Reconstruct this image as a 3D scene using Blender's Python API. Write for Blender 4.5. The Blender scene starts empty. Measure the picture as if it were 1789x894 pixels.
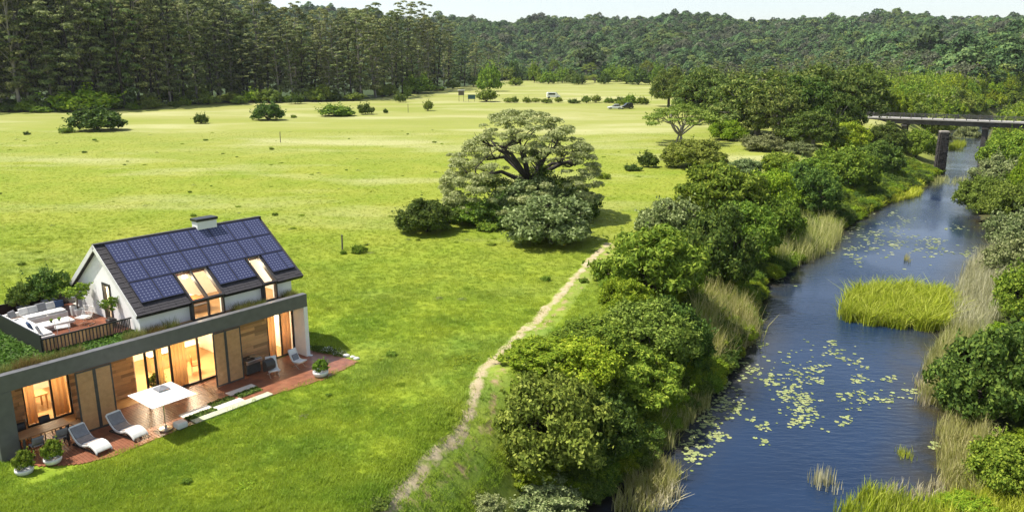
import bpy, bmesh, math, random
import numpy as np
from mathutils import Vector, Matrix, Euler

sc = bpy.context.scene
COL = sc.collection
R = math.radians
PI = math.pi

# ------------------------------------------------------------------ camera
F_PX, HOR, CAM_H = 1350.0, 115.0, 15.42          # photo pixels (1789 x 894), metres
PITCH = math.atan2(447 - HOR, F_PX)
cam_d = bpy.data.cameras.new('camera')
cam_d.sensor_width = 36.0
cam_d.lens = 36.0 * F_PX / 1789.0
cam_d.clip_start, cam_d.clip_end = 0.5, 9000.0
cam = bpy.data.objects.new('camera', cam_d)
cam.location = (0, 0, CAM_H)
cam.rotation_euler = (PI / 2 - PITCH, 0, 0)
COL.objects.link(cam)
sc.camera = cam

# ------------------------------------------------------------------ sky, sun, exposure
SUN_EL = R(60)
SUN_AZ = Vector((-0.99, 0.10)).normalized()      # horizontal direction towards the sun
world = bpy.data.worlds.new('World')
sc.world = world
world.use_nodes = True
wn = world.node_tree
bg = wn.nodes['Background']
sky = wn.nodes.new('ShaderNodeTexSky')
sky.sky_type = 'NISHITA'
sky.sun_disc = False
sky.sun_elevation = SUN_EL
sky.sun_rotation = math.atan2(SUN_AZ.x, SUN_AZ.y)
sky.air_density, sky.dust_density, sky.ozone_density = 1.0, 1.0, 1.0
hsv = wn.nodes.new('ShaderNodeHueSaturation')          # hazy summer air: a paler sky all over
hsv.inputs['Saturation'].default_value = .62
wn.links.new(sky.outputs['Color'], hsv.inputs['Color'])
wn.links.new(hsv.outputs['Color'], bg.inputs['Color'])
bg.inputs['Strength'].default_value = 0.125
sun_d = bpy.data.lights.new('sun', 'SUN')
sun_d.energy = 5.0
sun_d.angle = R(0.5)
sun_d.color = (1.0, 0.95, 0.86)
sun = bpy.data.objects.new('sun', sun_d)
sdir = Vector((SUN_AZ.x * math.cos(SUN_EL), SUN_AZ.y * math.cos(SUN_EL), math.sin(SUN_EL)))
sun.rotation_euler = (-sdir).to_track_quat('-Z', 'Y').to_euler()
sun.location = (-60, 40, 90)
COL.objects.link(sun)
sc.view_settings.view_transform = 'Standard'
sc.view_settings.look = 'None'
sc.view_settings.gamma = 1.0
sc.view_settings.exposure = 0.68
sc.render.engine = 'CYCLES'
sc.cycles.max_bounces = 7
sc.cycles.diffuse_bounces = 3
sc.cycles.glossy_bounces = 3
sc.cycles.transparent_max_bounces = 12
sc.cycles.transmission_bounces = 4

# ------------------------------------------------------------------ helpers
def tag(o, label=None, cat=None, group=None, kind=None):
    if label: o['label'] = label
    if cat: o['category'] = cat
    if group: o['group'] = group
    if kind: o['kind'] = kind
    return o

def link(o, parent=None):
    COL.objects.link(o)
    if parent is not None: o.parent = parent
    return o

def empty(name, loc=(0, 0, 0), rz=0.0, **k):
    o = bpy.data.objects.new(name, None)
    o.empty_display_size = 0.3
    o.location = loc
    o.rotation_euler = (0, 0, rz)
    link(o)
    return tag(o, **k)

def copy_tree(o, parent=None, depth=0):
    c = o.copy()
    link(c, parent)
    for ch in o.children:
        copy_tree(ch, c, depth + 1)
    return c

class MB:
    """collects shapes into one mesh"""
    def __init__(s): s.v, s.f = [], []
    def add(s, vs, fs):
        n = len(s.v); s.v += [tuple(p) for p in vs]; s.f += [tuple(i + n for i in f) for f in fs]; return s
    def box(s, a, b, m=None):
        x0, y0, z0 = a; x1, y1, z1 = b
        vs = [Vector(p) for p in ((x0,y0,z0),(x1,y0,z0),(x1,y1,z0),(x0,y1,z0),(x0,y0,z1),(x1,y0,z1),(x1,y1,z1),(x0,y1,z1))]
        if m is not None: vs = [m @ p for p in vs]
        return s.add(vs, [(0,3,2,1),(4,5,6,7),(0,1,5,4),(1,2,6,5),(2,3,7,6),(3,0,4,7)])
    def bar(s, p, q, w, h=None, up=(0, 0, 1)):
        p, q = Vector(p), Vector(q); h = h or w
        d = (q - p).normalized(); u = Vector(up)
        if abs(d.dot(u)) > .98: u = Vector((1, 0, 0))
        a = d.cross(u).normalized() * w / 2; b = a.cross(d).normalized() * h / 2
        vs = [p-a-b, p+a-b, p+a+b, p-a+b, q-a-b, q+a-b, q+a+b, q-a+b]
        return s.add(vs, [(0,3,2,1),(4,5,6,7),(0,1,5,4),(1,2,6,5),(2,3,7,6),(3,0,4,7)])
    def tube(s, pts, rad, n=8, cap=True):
        pts = [Vector(p) for p in pts]
        if not hasattr(rad, '__len__'): rad = [rad] * len(pts)
        rings = []
        prev = None
        for i, p in enumerate(pts):
            d = (pts[min(i+1, len(pts)-1)] - pts[max(i-1, 0)])
            d = d.normalized() if d.length > 1e-9 else Vector((0, 0, 1))
            if prev is None:
                u = Vector((1, 0, 0)) if abs(d.x) < .9 else Vector((0, 1, 0))
                a = d.cross(u).normalized()
            else:
                a = (prev - d * prev.dot(d)).normalized()
            prev = a; b = d.cross(a)
            rings.append([p + (a * math.cos(2*PI*k/n) + b * math.sin(2*PI*k/n)) * rad[i] for k in range(n)])
        vs = [v for r in rings for v in r]; fs = []
        for i in range(len(rings)-1):
            for k in range(n):
                k2 = (k+1) % n
                fs.append((i*n+k, i*n+k2, (i+1)*n+k2, (i+1)*n+k))
        if cap:
            fs.append(tuple(range(n-1, -1, -1))); fs.append(tuple((len(rings)-1)*n + k for k in range(n)))
        return s.add(vs, fs)
    def lathe(s, prof, n=20, c=(0, 0, 0)):
        vs, fs = [], []
        for r, z in prof:
            for k in range(n):
                vs.append((c[0] + r*math.cos(2*PI*k/n), c[1] + r*math.sin(2*PI*k/n), c[2] + z))
        for i in range(len(prof)-1):
            for k in range(n):
                k2 = (k+1) % n
                fs.append((i*n+k, i*n+k2, (i+1)*n+k2, (i+1)*n+k))
        fs.append(tuple(range(n-1, -1, -1))); fs.append(tuple((len(prof)-1)*n + k for k in range(n)))
        return s.add(vs, fs)
    def prism(s, poly, axis, a, b):
        """extrude a 2D polygon along axis from a to b (x: poly=(y,z); y: poly=(x,z); z: poly=(x,y))"""
        def pt(p, t):
            return {'x': (t, p[0], p[1]), 'y': (p[0], t, p[1]), 'z': (p[0], p[1], t)}[axis]
        n = len(poly)
        vs = [pt(p, a) for p in poly] + [pt(p, b) for p in poly]
        fs = [tuple(range(n-1, -1, -1)), tuple(range(n, 2*n))] + [(i, (i+1) % n, n+(i+1) % n, n+i) for i in range(n)]
        return s.add(vs, fs)
    def sheet(s, rows):
        """rows: list of equally long lists of points"""
        n = len(rows[0]); vs = [p for r in rows for p in r]; fs = []
        for i in range(len(rows)-1):
            for k in range(n-1):
                fs.append((i*n+k, i*n+k+1, (i+1)*n+k+1, (i+1)*n+k))
        return s.add(vs, fs)
    def ball(s, c, r, seed=0, rough=0.12, sub=1):
        bm = bmesh.new(); bmesh.ops.create_icosphere(bm, subdivisions=sub, radius=1)
        rg = random.Random(seed); rr = r if hasattr(r, '__len__') else (r, r, r)
        vs = []
        for v in bm.verts:
            k = 1 + rg.uniform(-rough, rough)
            vs.append((c[0] + v.co.x*rr[0]*k, c[1] + v.co.y*rr[1]*k, c[2] + v.co.z*rr[2]*k))
        fs = [tuple(v.index for v in f.verts) for f in bm.faces]
        bm.free()
        return s.add(vs, fs)
    def mesh(s, name, mat, smooth=False, bevel=0.0):
        me = bpy.data.meshes.new(name); me.from_pydata(s.v, [], s.f)
        bm = bmesh.new(); bm.from_mesh(me)
        bmesh.ops.recalc_face_normals(bm, faces=bm.faces)
        if bevel > 0:
            bmesh.ops.bevel(bm, geom=[e for e in bm.edges if e.is_manifold and e.calc_face_angle(0) > 0.5], offset=bevel, segments=2, affect='EDGES', profile=.5, clamp_overlap=True)
        bm.to_mesh(me); bm.free()
        if smooth:
            me.polygons.foreach_set('use_smooth', [True]*len(me.polygons))
            me.update()
        if mat is not None: me.materials.append(mat)
        return me
    def build(s, name, mat, parent=None, smooth=False, bevel=0.0, **k):
        o = bpy.data.objects.new(name, s.mesh(name, mat, smooth, bevel))
        link(o, parent)
        return tag(o, **k)

def quads_mesh(name, q, mat, tri=False):
    """q: (N,4,3) or (N,3,3) array -> mesh of loose faces"""
    q = np.asarray(q, dtype=np.float32); n, k = q.shape[0], q.shape[1]
    me = bpy.data.meshes.new(name)
    me.vertices.add(n*k); me.vertices.foreach_set('co', q.reshape(-1))
    me.loops.add(n*k); me.loops.foreach_set('vertex_index', np.arange(n*k, dtype=np.int32))
    me.polygons.add(n); me.polygons.foreach_set('loop_start', np.arange(n, dtype=np.int32)*k)
    me.update(calc_edges=True)
    if mat is not None: me.materials.append(mat)
    return me

# ------------------------------------------------------------------ materials
def _nt(name):
    m = bpy.data.materials.new(name); m.use_nodes = True
    nt = m.node_tree; return m, nt, nt.nodes['Principled BSDF'], nt.nodes, nt.links

def mat(name, col, col2=None, rough=.6, metal=0.0, scale=6.0, bump=0.0, bscale=40.0, spec=.4, stretch=(1, 1, 1), objrand=0.0, emit=0.0):
    m, nt, b, N, L = _nt(name)
    b.inputs['Roughness'].default_value = rough
    b.inputs['Metallic'].default_value = metal
    b.inputs['Specular IOR Level'].default_value = spec
    tc = N.new('ShaderNodeTexCoord'); mp = N.new('ShaderNodeMapping')
    mp.inputs['Scale'].default_value = stretch
    L.new(tc.outputs['Object'], mp.inputs['Vector'])
    col2 = col2 or tuple(c*.82 for c in col)
    nz = N.new('ShaderNodeTexNoise'); nz.inputs['Scale'].default_value = scale; nz.inputs['Detail'].default_value = 6
    L.new(mp.outputs['Vector'], nz.inputs['Vector'])
    mr = N.new('ShaderNodeMapRange'); mr.inputs[1].default_value = .32; mr.inputs[2].default_value = .68
    L.new(nz.outputs['Fac'], mr.inputs[0])
    mx = N.new('ShaderNodeMix'); mx.data_type = 'RGBA'
    mx.inputs[6].default_value = (*col, 1); mx.inputs[7].default_value = (*col2, 1)
    L.new(mr.outputs[0], mx.inputs[0])
    out = mx.outputs[2]
    if objrand > 0:
        oi = N.new('ShaderNodeObjectInfo'); hs = N.new('ShaderNodeHueSaturation')
        r2 = N.new('ShaderNodeMapRange'); r2.inputs[3].default_value = 1-objrand; r2.inputs[4].default_value = 1+objrand
        L.new(oi.outputs['Random'], r2.inputs[0]); L.new(r2.outputs[0], hs.inputs['Value']); L.new(out, hs.inputs['Color'])
        out = hs.outputs['Color']
    L.new(out, b.inputs['Base Color'])
    if bump > 0:
        n2 = N.new('ShaderNodeTexNoise'); n2.inputs['Scale'].default_value = bscale; n2.inputs['Detail'].default_value = 5
        L.new(mp.outputs['Vector'], n2.inputs['Vector'])
        bp = N.new('ShaderNodeBump'); bp.inputs['Strength'].default_value = bump; bp.inputs['Distance'].default_value = .02
        L.new(n2.outputs['Fac'], bp.inputs['Height']); L.new(bp.outputs[0], b.inputs['Normal'])
    if emit > 0:
        b.inputs['Emission Color'].default_value = (*col, 1); b.inputs['Emission Strength'].default_value = emit
    return m

def leaf_mat(name, cols, trans=.26, rough=.65, spec=.12, vary=.18):
    """cols: three leaf colours picked at random leaf by leaf; every plant shifts a little in tone"""
    m, nt, b, N, L = _nt(name)
    ge = N.new('ShaderNodeNewGeometry'); cr = N.new('ShaderNodeValToRGB')
    e = cr.color_ramp.elements
    e[0].position = 0.0; e[0].color = (*cols[0], 1); e[1].position = 1.0; e[1].color = (*cols[2], 1)
    x = e.new(.5); x.color = (*cols[1], 1)
    L.new(ge.outputs['Random Per Island'], cr.inputs[0])
    oi = N.new('ShaderNodeObjectInfo'); hs = N.new('ShaderNodeHueSaturation')
    mr = N.new('ShaderNodeMapRange'); mr.inputs[3].default_value = 1-vary; mr.inputs[4].default_value = 1+vary
    L.new(oi.outputs['Random'], mr.inputs[0]); L.new(mr.outputs[0], hs.inputs['Value'])
    m2 = N.new('ShaderNodeMapRange'); m2.inputs[3].default_value = .485; m2.inputs[4].default_value = .515
    ma = N.new('ShaderNodeMath'); ma.operation = 'FRACT'; mu = N.new('ShaderNodeMath'); mu.operation = 'MULTIPLY'; mu.inputs[1].default_value = 7.31
    L.new(oi.outputs['Random'], mu.inputs[0]); L.new(mu.outputs[0], ma.inputs[0]); L.new(ma.outputs[0], m2.inputs[0]); L.new(m2.outputs[0], hs.inputs['Hue'])
    L.new(cr.outputs[0], hs.inputs['Color'])
    L.new(hs.outputs[0], b.inputs['Base Color'])
    b.inputs['Roughness'].default_value = rough; b.inputs['Specular IOR Level'].default_value = spec
    tr = N.new('ShaderNodeBsdfTranslucent'); L.new(hs.outputs[0], tr.inputs['Color'])
    mx = N.new('ShaderNodeMixShader'); mx.inputs[0].default_value = trans
    L.new(b.outputs[0], mx.inputs[1]); L.new(tr.outputs[0], mx.inputs[2])
    L.new(mx.outputs[0], N['Material Output'].inputs['Surface'])
    return m

def meadow_color(N, L, path_mask=None):
    """world-space grass colours: fresh green near the house, yellower and drier towards the far end of the field"""
    ge = N.new('ShaderNodeNewGeometry')
    sx = N.new('ShaderNodeSeparateXYZ'); L.new(ge.outputs['Position'], sx.inputs[0])
    def noise(scale, detail=5, st=(1, 1, 1)):
        mp = N.new('ShaderNodeMapping'); mp.inputs['Scale'].default_value = st
        L.new(ge.outputs['Position'], mp.inputs['Vector'])
        n = N.new('ShaderNodeTexNoise'); n.inputs['Scale'].default_value = scale; n.inputs['Detail'].default_value = detail; n.inputs['Roughness'].default_value = .6
        L.new(mp.outputs[0], n.inputs['Vector']); return n.outputs['Fac']
    def rng(v, a, b, c=0.0, d=1.0):
        m = N.new('ShaderNodeMapRange'); m.inputs[1].default_value = a; m.inputs[2].default_value = b; m.inputs[3].default_value = c; m.inputs[4].default_value = d
        L.new(v, m.inputs[0]); return m.outputs[0]
    def mix(f, a, b):
        m = N.new('ShaderNodeMix'); m.data_type = 'RGBA'
        for sock, v in ((6, a), (7, b)):
            if isinstance(v, tuple): m.inputs[sock].default_value = (*v, 1)
            else: L.new(v, m.inputs[sock])
        L.new(f, m.inputs[0]); return m.outputs[2]
    def math2(op, a, b):
        m = N.new('ShaderNodeMath'); m.operation = op; m.use_clamp = True
        for i, v in enumerate((a, b)):
            if isinstance(v, (int, float)): m.inputs[i].default_value = v
            else: L.new(v, m.inputs[i])
        return m.outputs[0]
    c_near = mix(rng(noise(.28, 9), .36, .64), GRASS_A, GRASS_B)
    c_mid = mix(rng(noise(.12), .35, .65), GRASS_C, GRASS_D)
    c_far = mix(rng(noise(.05, 6, (.5, 1.5, 1)), .35, .62), GRASS_E, GRASS_F)
    y = sx.outputs['Y']
    yy = N.new('ShaderNodeMath'); yy.operation = 'ADD'; L.new(y, yy.inputs[0])
    nb = rng(noise(.05), 0, 1, -22, 22); L.new(nb, yy.inputs[1])
    c = mix(rng(yy.outputs[0], 40, 74), c_near, c_mid)
    c = mix(rng(yy.outputs[0], 110, 205), c, c_far)
    # dry, pale streaks of seeding grass
    streak = rng(noise(.035, 9, (.5, 1.3, 1)), .50, .66)
    amt = rng(y, 42, 110, .12, .75)
    c = mix(math2('MULTIPLY', streak, amt), c, GRASS_DRY)
    # small darker weeds
    weed = rng(noise(.8, 9), .60, .74, 0, .30)
    c = mix(weed, c, GRASS_WEED)
    fine = rng(noise(5.0, 4), .3, .7, 0.0, .38)
    c = mix(fine, c, GRASS_FINE)
    return c, noise, rng, mix, math2
GRASS_A, GRASS_B = (.115, .195, .010), (.23, .285, .018)
GRASS_C, GRASS_D = (.165, .215, .014), (.24, .255, .032)
GRASS_E, GRASS_F = (.205, .225, .042), (.28, .27, .09)
GRASS_DRY, GRASS_WEED, GRASS_FINE = (.42, .39, .21), (.07, .125, .018), (.20, .26, .03)

m_white = mat('white_render', (.80, .79, .76), (.74, .73, .70), rough=.85, scale=2.5, bump=.08, bscale=60)
m_grey = mat('grey_fascia', (.120, .119, .122), (.095, .094, .097), rough=.45, scale=3, spec=.4)
m_black = mat('black_metal', (.018, .018, .02), (.024, .024, .026), rough=.4)
m_dark = mat('dark_frame', (.035, .033, .033), (.045, .042, .04), rough=.45)
m_shingle = mat('roof_shingle', (.045, .040, .045), (.03, .027, .03), rough=.7, scale=9, bump=.2)
m_wood_clad = mat('cladding_wood', (.58, .34, .16), (.40, .20, .08), rough=.55, scale=5, stretch=(.5, 4, 6), objrand=.38, bump=.1)
m_deck = mat('deck_wood', (.27, .105, .055), (.17, .066, .036), rough=.38, scale=3, stretch=(1, 1, 1), bump=.12, bscale=30)
m_floor = mat('oak_floor', (.50, .30, .13), (.40, .22, .09), rough=.4, scale=4, stretch=(.6, 4, 1))
m_int = mat('interior_plaster', (.82, .74, .60), (.78, .70, .56), rough=.8)
m_curtain = leaf_mat('curtain', [(.80, .62, .38)]*3, trans=.55, rough=.9, vary=.03)
m_screen = mat('screen_slat', (.52, .31, .15), (.42, .24, .11), rough=.6)
m_steel = mat('steel', (.62, .62, .62), (.5, .5, .5), rough=.28, metal=1.0)
lf_grove = leaf_mat('leaf_grove', [(0.050, 0.084, 0.016), (0.114, 0.162, 0.029), (0.252, 0.281, 0.063)])
m_whitefab = mat('white_fabric', (.70, .68, .64), (.60, .585, .55), rough=.9, bump=.1, bscale=25)
m_greyfab = mat('grey_fabric', (.22, .22, .23), (.17, .17, .18), rough=.95)
m_lgrey = mat('light_grey_fabric', (.48, .47, .46), (.40, .40, .39), rough=.95)
m_blue = mat('navy_fabric', (.04, .07, .14), (.03, .05, .1), rough=.95)
m_whiteplastic = mat('white_plastic', (.70, .69, .66), (.62, .61, .58), rough=.3)
m_slab = mat('pale_slab', (.62, .58, .51), (.54, .50, .43), rough=.8, scale=4, bump=.1)
m_slabold = mat('weathered_slab', (.48, .47, .36), (.36, .40, .24), rough=.85, scale=3, bump=.15)
m_table = mat('table_wood', (.36, .20, .10), (.26, .14, .07), rough=.5, stretch=(1, 5, 5), scale=4)
m_orange = mat('orange_leather', (.62, .17, .04), (.5, .12, .03), rough=.45)
m_stone = mat('dark_stone', (.062, .052, .046), (.03, .027, .025), rough=.9, scale=2.2, bump=.5, bscale=14, objrand=.2)
m_rock = mat('grey_rock', (.45, .44, .41), (.34, .33, .31), rough=.9, bump=.3, bscale=8)
m_conc = mat('old_concrete', (.075, .068, .062), (.04, .037, .035), rough=.9, scale=.8, bump=.25, bscale=6)
m_deckroad = mat('bridge_surface', (.34, .32, .30), (.27, .26, .24), rough=.9, scale=1)
m_rail = mat('rail_paint', (.07, .067, .064), (.05, .048, .046), rough=.7)
m_bark = mat('bark', (.10, .075, .055), (.055, .042, .032), rough=.9, scale=3, stretch=(3, 3, .6), bump=.4, bscale=10)
m_bark_pale = mat('pale_bark', (.33, .30, .26), (.16, .14, .12), rough=.85, scale=1.2, stretch=(2, 2, .5), bump=.2, bscale=8)
m_bark_dark = mat('dark_bark', (.055, .045, .038), (.03, .026, .022), rough=.95, scale=3, stretch=(3, 3, .6), bump=.4, bscale=10)
m_post = mat('weathered_post', (.15, .13, .10), (.09, .08, .065), rough=.9)
m_carwhite = mat('white_paint', (.80, .80, .80), (.77, .77, .77), rough=.2, spec=.6)
m_cardark = mat('dark_paint', (.025, .027, .03), (.02, .02, .024), rough=.2, spec=.6)
m_tyre = mat('tyre', (.02, .02, .02), rough=.9)
m_tealsign = mat('teal_board', (.05, .13, .13), (.04, .10, .10), rough=.5)
m_lamp = mat('lamp_glow', (1.0, .78, .45), (1.0, .74, .4), rough=.5, emit=6.0)

def glass_mat(name, tint=(1, 1, 1), refl=1.0):
    m, nt, b, N, L = _nt(name); N.remove(b)
    t = N.new('ShaderNodeBsdfTransparent'); t.inputs[0].default_value = (*tint, 1)
    g = N.new('ShaderNodeBsdfGlossy'); g.inputs['Roughness'].default_value = .02
    lw = N.new('ShaderNodeLayerWeight'); pw = N.new('ShaderNodeMath'); pw.operation = 'POWER'; pw.inputs[1].default_value = 4.0; L.new(lw.outputs['Facing'], pw.inputs[0])
    mu = N.new('ShaderNodeMath'); mu.operation = 'MULTIPLY_ADD'; mu.inputs[1].default_value = .8*refl; mu.inputs[2].default_value = .03; L.new(pw.outputs[0], mu.inputs[0])
    mx = N.new('ShaderNodeMixShader'); L.new(mu.outputs[0], mx.inputs[0]); L.new(t.outputs[0], mx.inputs[1]); L.new(g.outputs[0], mx.inputs[2])
    L.new(mx.outputs[0], N['Material Output'].inputs['Surface'])
    return m
m_glass = glass_mat('window_glass')
m_carglass = mat('car_glass', (.02, .025, .03), rough=.08, spec=.8)

def solar_mat():
    m, nt, b, N, L = _nt('solar_cells')
    tc = N.new('ShaderNodeTexCoord')
    mp = N.new('ShaderNodeMapping'); mp.inputs['Scale'].default_value = (6, 8, 1); L.new(tc.outputs['Generated'], mp.inputs[0])
    fr = N.new('ShaderNodeVectorMath'); fr.operation = 'FRACTION'; L.new(mp.outputs[0], fr.inputs[0])
    sb = N.new('ShaderNodeVectorMath'); sb.operation = 'SUBTRACT'; sb.inputs[1].default_value = (.5, .5, 0); L.new(fr.outputs[0], sb.inputs[0])
    ab = N.new('ShaderNodeVectorMath'); ab.operation = 'ABSOLUTE'; L.new(sb.outputs[0], ab.inputs[0])
    sp = N.new('ShaderNodeSeparateXYZ'); L.new(ab.outputs[0], sp.inputs[0])
    su = N.new('ShaderNodeMath'); su.operation = 'ADD'; L.new(sp.outputs[0], su.inputs[0]); L.new(sp.outputs[1], su.inputs[1])
    corner = N.new('ShaderNodeMath'); corner.operation = 'GREATER_THAN'; corner.inputs[1].default_value = .78; L.new(su.outputs[0], corner.inputs[0])
    mxx = N.new('ShaderNodeMath'); mxx.operation = 'MAXIMUM'; L.new(sp.outputs[0], mxx.inputs[0]); L.new(sp.outputs[1], mxx.inputs[1])
    line = N.new('ShaderNodeMath'); line.operation = 'GREATER_THAN'; line.inputs[1].default_value = .465; L.new(mxx.outputs[0], line.inputs[0])
    nz = N.new('ShaderNodeTexNoise'); nz.inputs['Scale'].default_value = 2.0; L.new(tc.outputs['Object'], nz.inputs[0])
    c0 = N.new('ShaderNodeMix'); c0.data_type = 'RGBA'; c0.inputs[6].default_value = (.030, .036, .085, 1); c0.inputs[7].default_value = (.045, .052, .115, 1); L.new(nz.outputs['Fac'], c0.inputs[0])
    c1 = N.new('ShaderNodeMix'); c1.data_type = 'RGBA'; c1.inputs[7].default_value = (.07, .078, .15, 1); L.new(c0.outputs[2], c1.inputs[6]); L.new(line.outputs[0], c1.inputs[0])
    c2 = N.new('ShaderNodeMix'); c2.data_type = 'RGBA'; c2.inputs[7].default_value = (.20, .21, .30, 1); L.new(c1.outputs[2], c2.inputs[6]); L.new(corner.outputs[0], c2.inputs[0])
    L.new(c2.outputs[2], b.inputs['Base Color'])
    b.inputs['Roughness'].default_value = .22; b.inputs['Specular IOR Level'].default_value = .5
    return m
m_solar = solar_mat()
m_solarframe = mat('panel_frame', (.035, .035, .045), rough=.4, metal=.4)

# foliage
lf_dark = leaf_mat('leaf_dark_green', [(0.045, 0.082, 0.016), (0.088, 0.147, 0.023), (0.175, 0.234, 0.036)])
lf_mid = leaf_mat('leaf_mid_green', [(0.082, 0.144, 0.015), (0.152, 0.238, 0.022), (0.305, 0.382, 0.043)])
lf_bright = leaf_mat('leaf_bright_green', [(0.114, 0.188, 0.011), (0.212, 0.298, 0.016), (0.363, 0.424, 0.034)])
lf_olive = leaf_mat('leaf_olive', [(0.092, 0.135, 0.019), (0.178, 0.238, 0.032), (0.335, 0.389, 0.068)])
lf_silver = leaf_mat('leaf_silver', [(0.081, 0.120, 0.029), (0.180, 0.239, 0.072), (0.380, 0.447, 0.192)], rough=.5)
lf_euc = leaf_mat('leaf_gum', [(.070, .095, .030), (.17, .20, .062), (.37, .39, .15)], vary=.28)
lf_pale = leaf_mat('leaf_pale_shrub', [(0.115, 0.150, 0.048), (0.218, 0.250, 0.085), (0.391, 0.413, 0.190)])
lf_far = leaf_mat('leaf_far_wood', [(0.043, 0.086, 0.030), (0.076, 0.136, 0.040), (0.141, 0.207, 0.063)], trans=.15, vary=.4)
lf_far2 = leaf_mat('leaf_far_wood_light', [(0.074, 0.116, 0.028), (0.130, 0.186, 0.040), (0.228, 0.265, 0.078)], trans=.15, vary=.35)
lf_reed = leaf_mat('reed_blade', [(.24, .27, .05), (.42, .42, .13), (.60, .55, .27)], trans=.35)
lf_reedgreen = leaf_mat('green_reed_blade', [(.25, .33, .018), (.42, .48, .035), (.56, .59, .11)], trans=.35)
lf_reeddry = leaf_mat('dry_reed_blade', [(.34, .32, .15), (.48, .44, .25), (.62, .57, .40)], trans=.3)
lf_flower = leaf_mat('white_blossom', [(.60, .60, .52), (.72, .72, .66), (.80, .79, .74)], trans=.2)
lf_pad = leaf_mat('lily_leaf', [(.17, .22, .05), (.27, .31, .11), (.40, .42, .22)], trans=.1, rough=.35)

# ------------------------------------------------------------------ terrain
ZW = -4.8                                         # river level
cP, sP = math.cos(PITCH), math.sin(PITCH)
def ray(px, py):
    a, b = (px - 894.5)/F_PX, (447 - py)/F_PX
    return np.array([a, cP + b*sP, -sP + b*cP])
def at_z(px, py, z):
    d = ray(px, py); t = (z - CAM_H)/d[2]
    return np.array([0, 0, CAM_H]) + t*d

SHORE_L = [(-14.0, -60.0), (-6.0, 0.0), (1.2, 29.0), (2.8, 32.2), (6.4, 36.1), (8.6, 39.9), (12.1, 45.4), (18.2, 56.0), (23.2, 69.0), (27.9, 76.6), (36.1, 86.9), (43.2, 98.4),
           (56.0, 115.6), (70.9, 132.9), (83.9, 151.5), (105.0, 187.0), (137.0, 243.0), (175.0, 300.0), (260.0, 380.0)]
SHORE_R = [(4.0, -60.0), (11.0, 0.0), (19.5, 31.5), (21.9, 35.5), (24.6, 39.9), (28.2, 48.1), (32.4, 56.0), (37.1, 60.1), (45.7, 74.3), (56.9, 89.9), (64.1, 104.3), (72.0, 120.9),
           (80.5, 134.9), (102.7, 170.5), (131.9, 217.7), (158.0, 258.2), (196.0, 300.0), (285.0, 360.0)]
SL, SR = np.array(SHORE_L), np.array(SHORE_R)
POLY = np.vstack([SL, SR[::-1]])

def pdist(x, y, pl):
    d = np.full(x.shape, 1e9)
    for i in range(len(pl)-1):
        ax, ay = pl[i]; bx, by = pl[i+1]; ux, uy = bx-ax, by-ay
        t = np.clip(((x-ax)*ux + (y-ay)*uy)/(ux*ux+uy*uy), 0, 1)
        d = np.minimum(d, np.hypot(x-ax-t*ux, y-ay-t*uy))
    return d
def inside(x, y, pl):
    c = np.zeros(x.shape, bool); n = len(pl)
    for i in range(n):
        x0, y0 = pl[i]; x1, y1 = pl[(i+1) % n]
        if y0 == y1: continue
        k = ((y0 > y) != (y1 > y)) & (x < (x1-x0)*(y-y0)/(y1-y0)+x0)
        c ^= k
    return c
def S(t):
    t = np.clip(t, 0, 1); return t*t*(3-2*t)
_rg = np.random.default_rng(5)
_w = [(_rg.uniform(-1, 1), _rg.uniform(-1, 1), _rg.uniform(0, 6.28)) for _ in range(24)]
def wob(x, y, lam, k0=0, n=6):
    s = 0
    for kx, ky, ph in _w[k0:k0+n]:
        h = math.hypot(kx, ky)
        s = s + np.sin((kx*x + ky*y)/h*2*PI/(lam*(.6+h*.5)) + ph)
    return s/n

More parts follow.
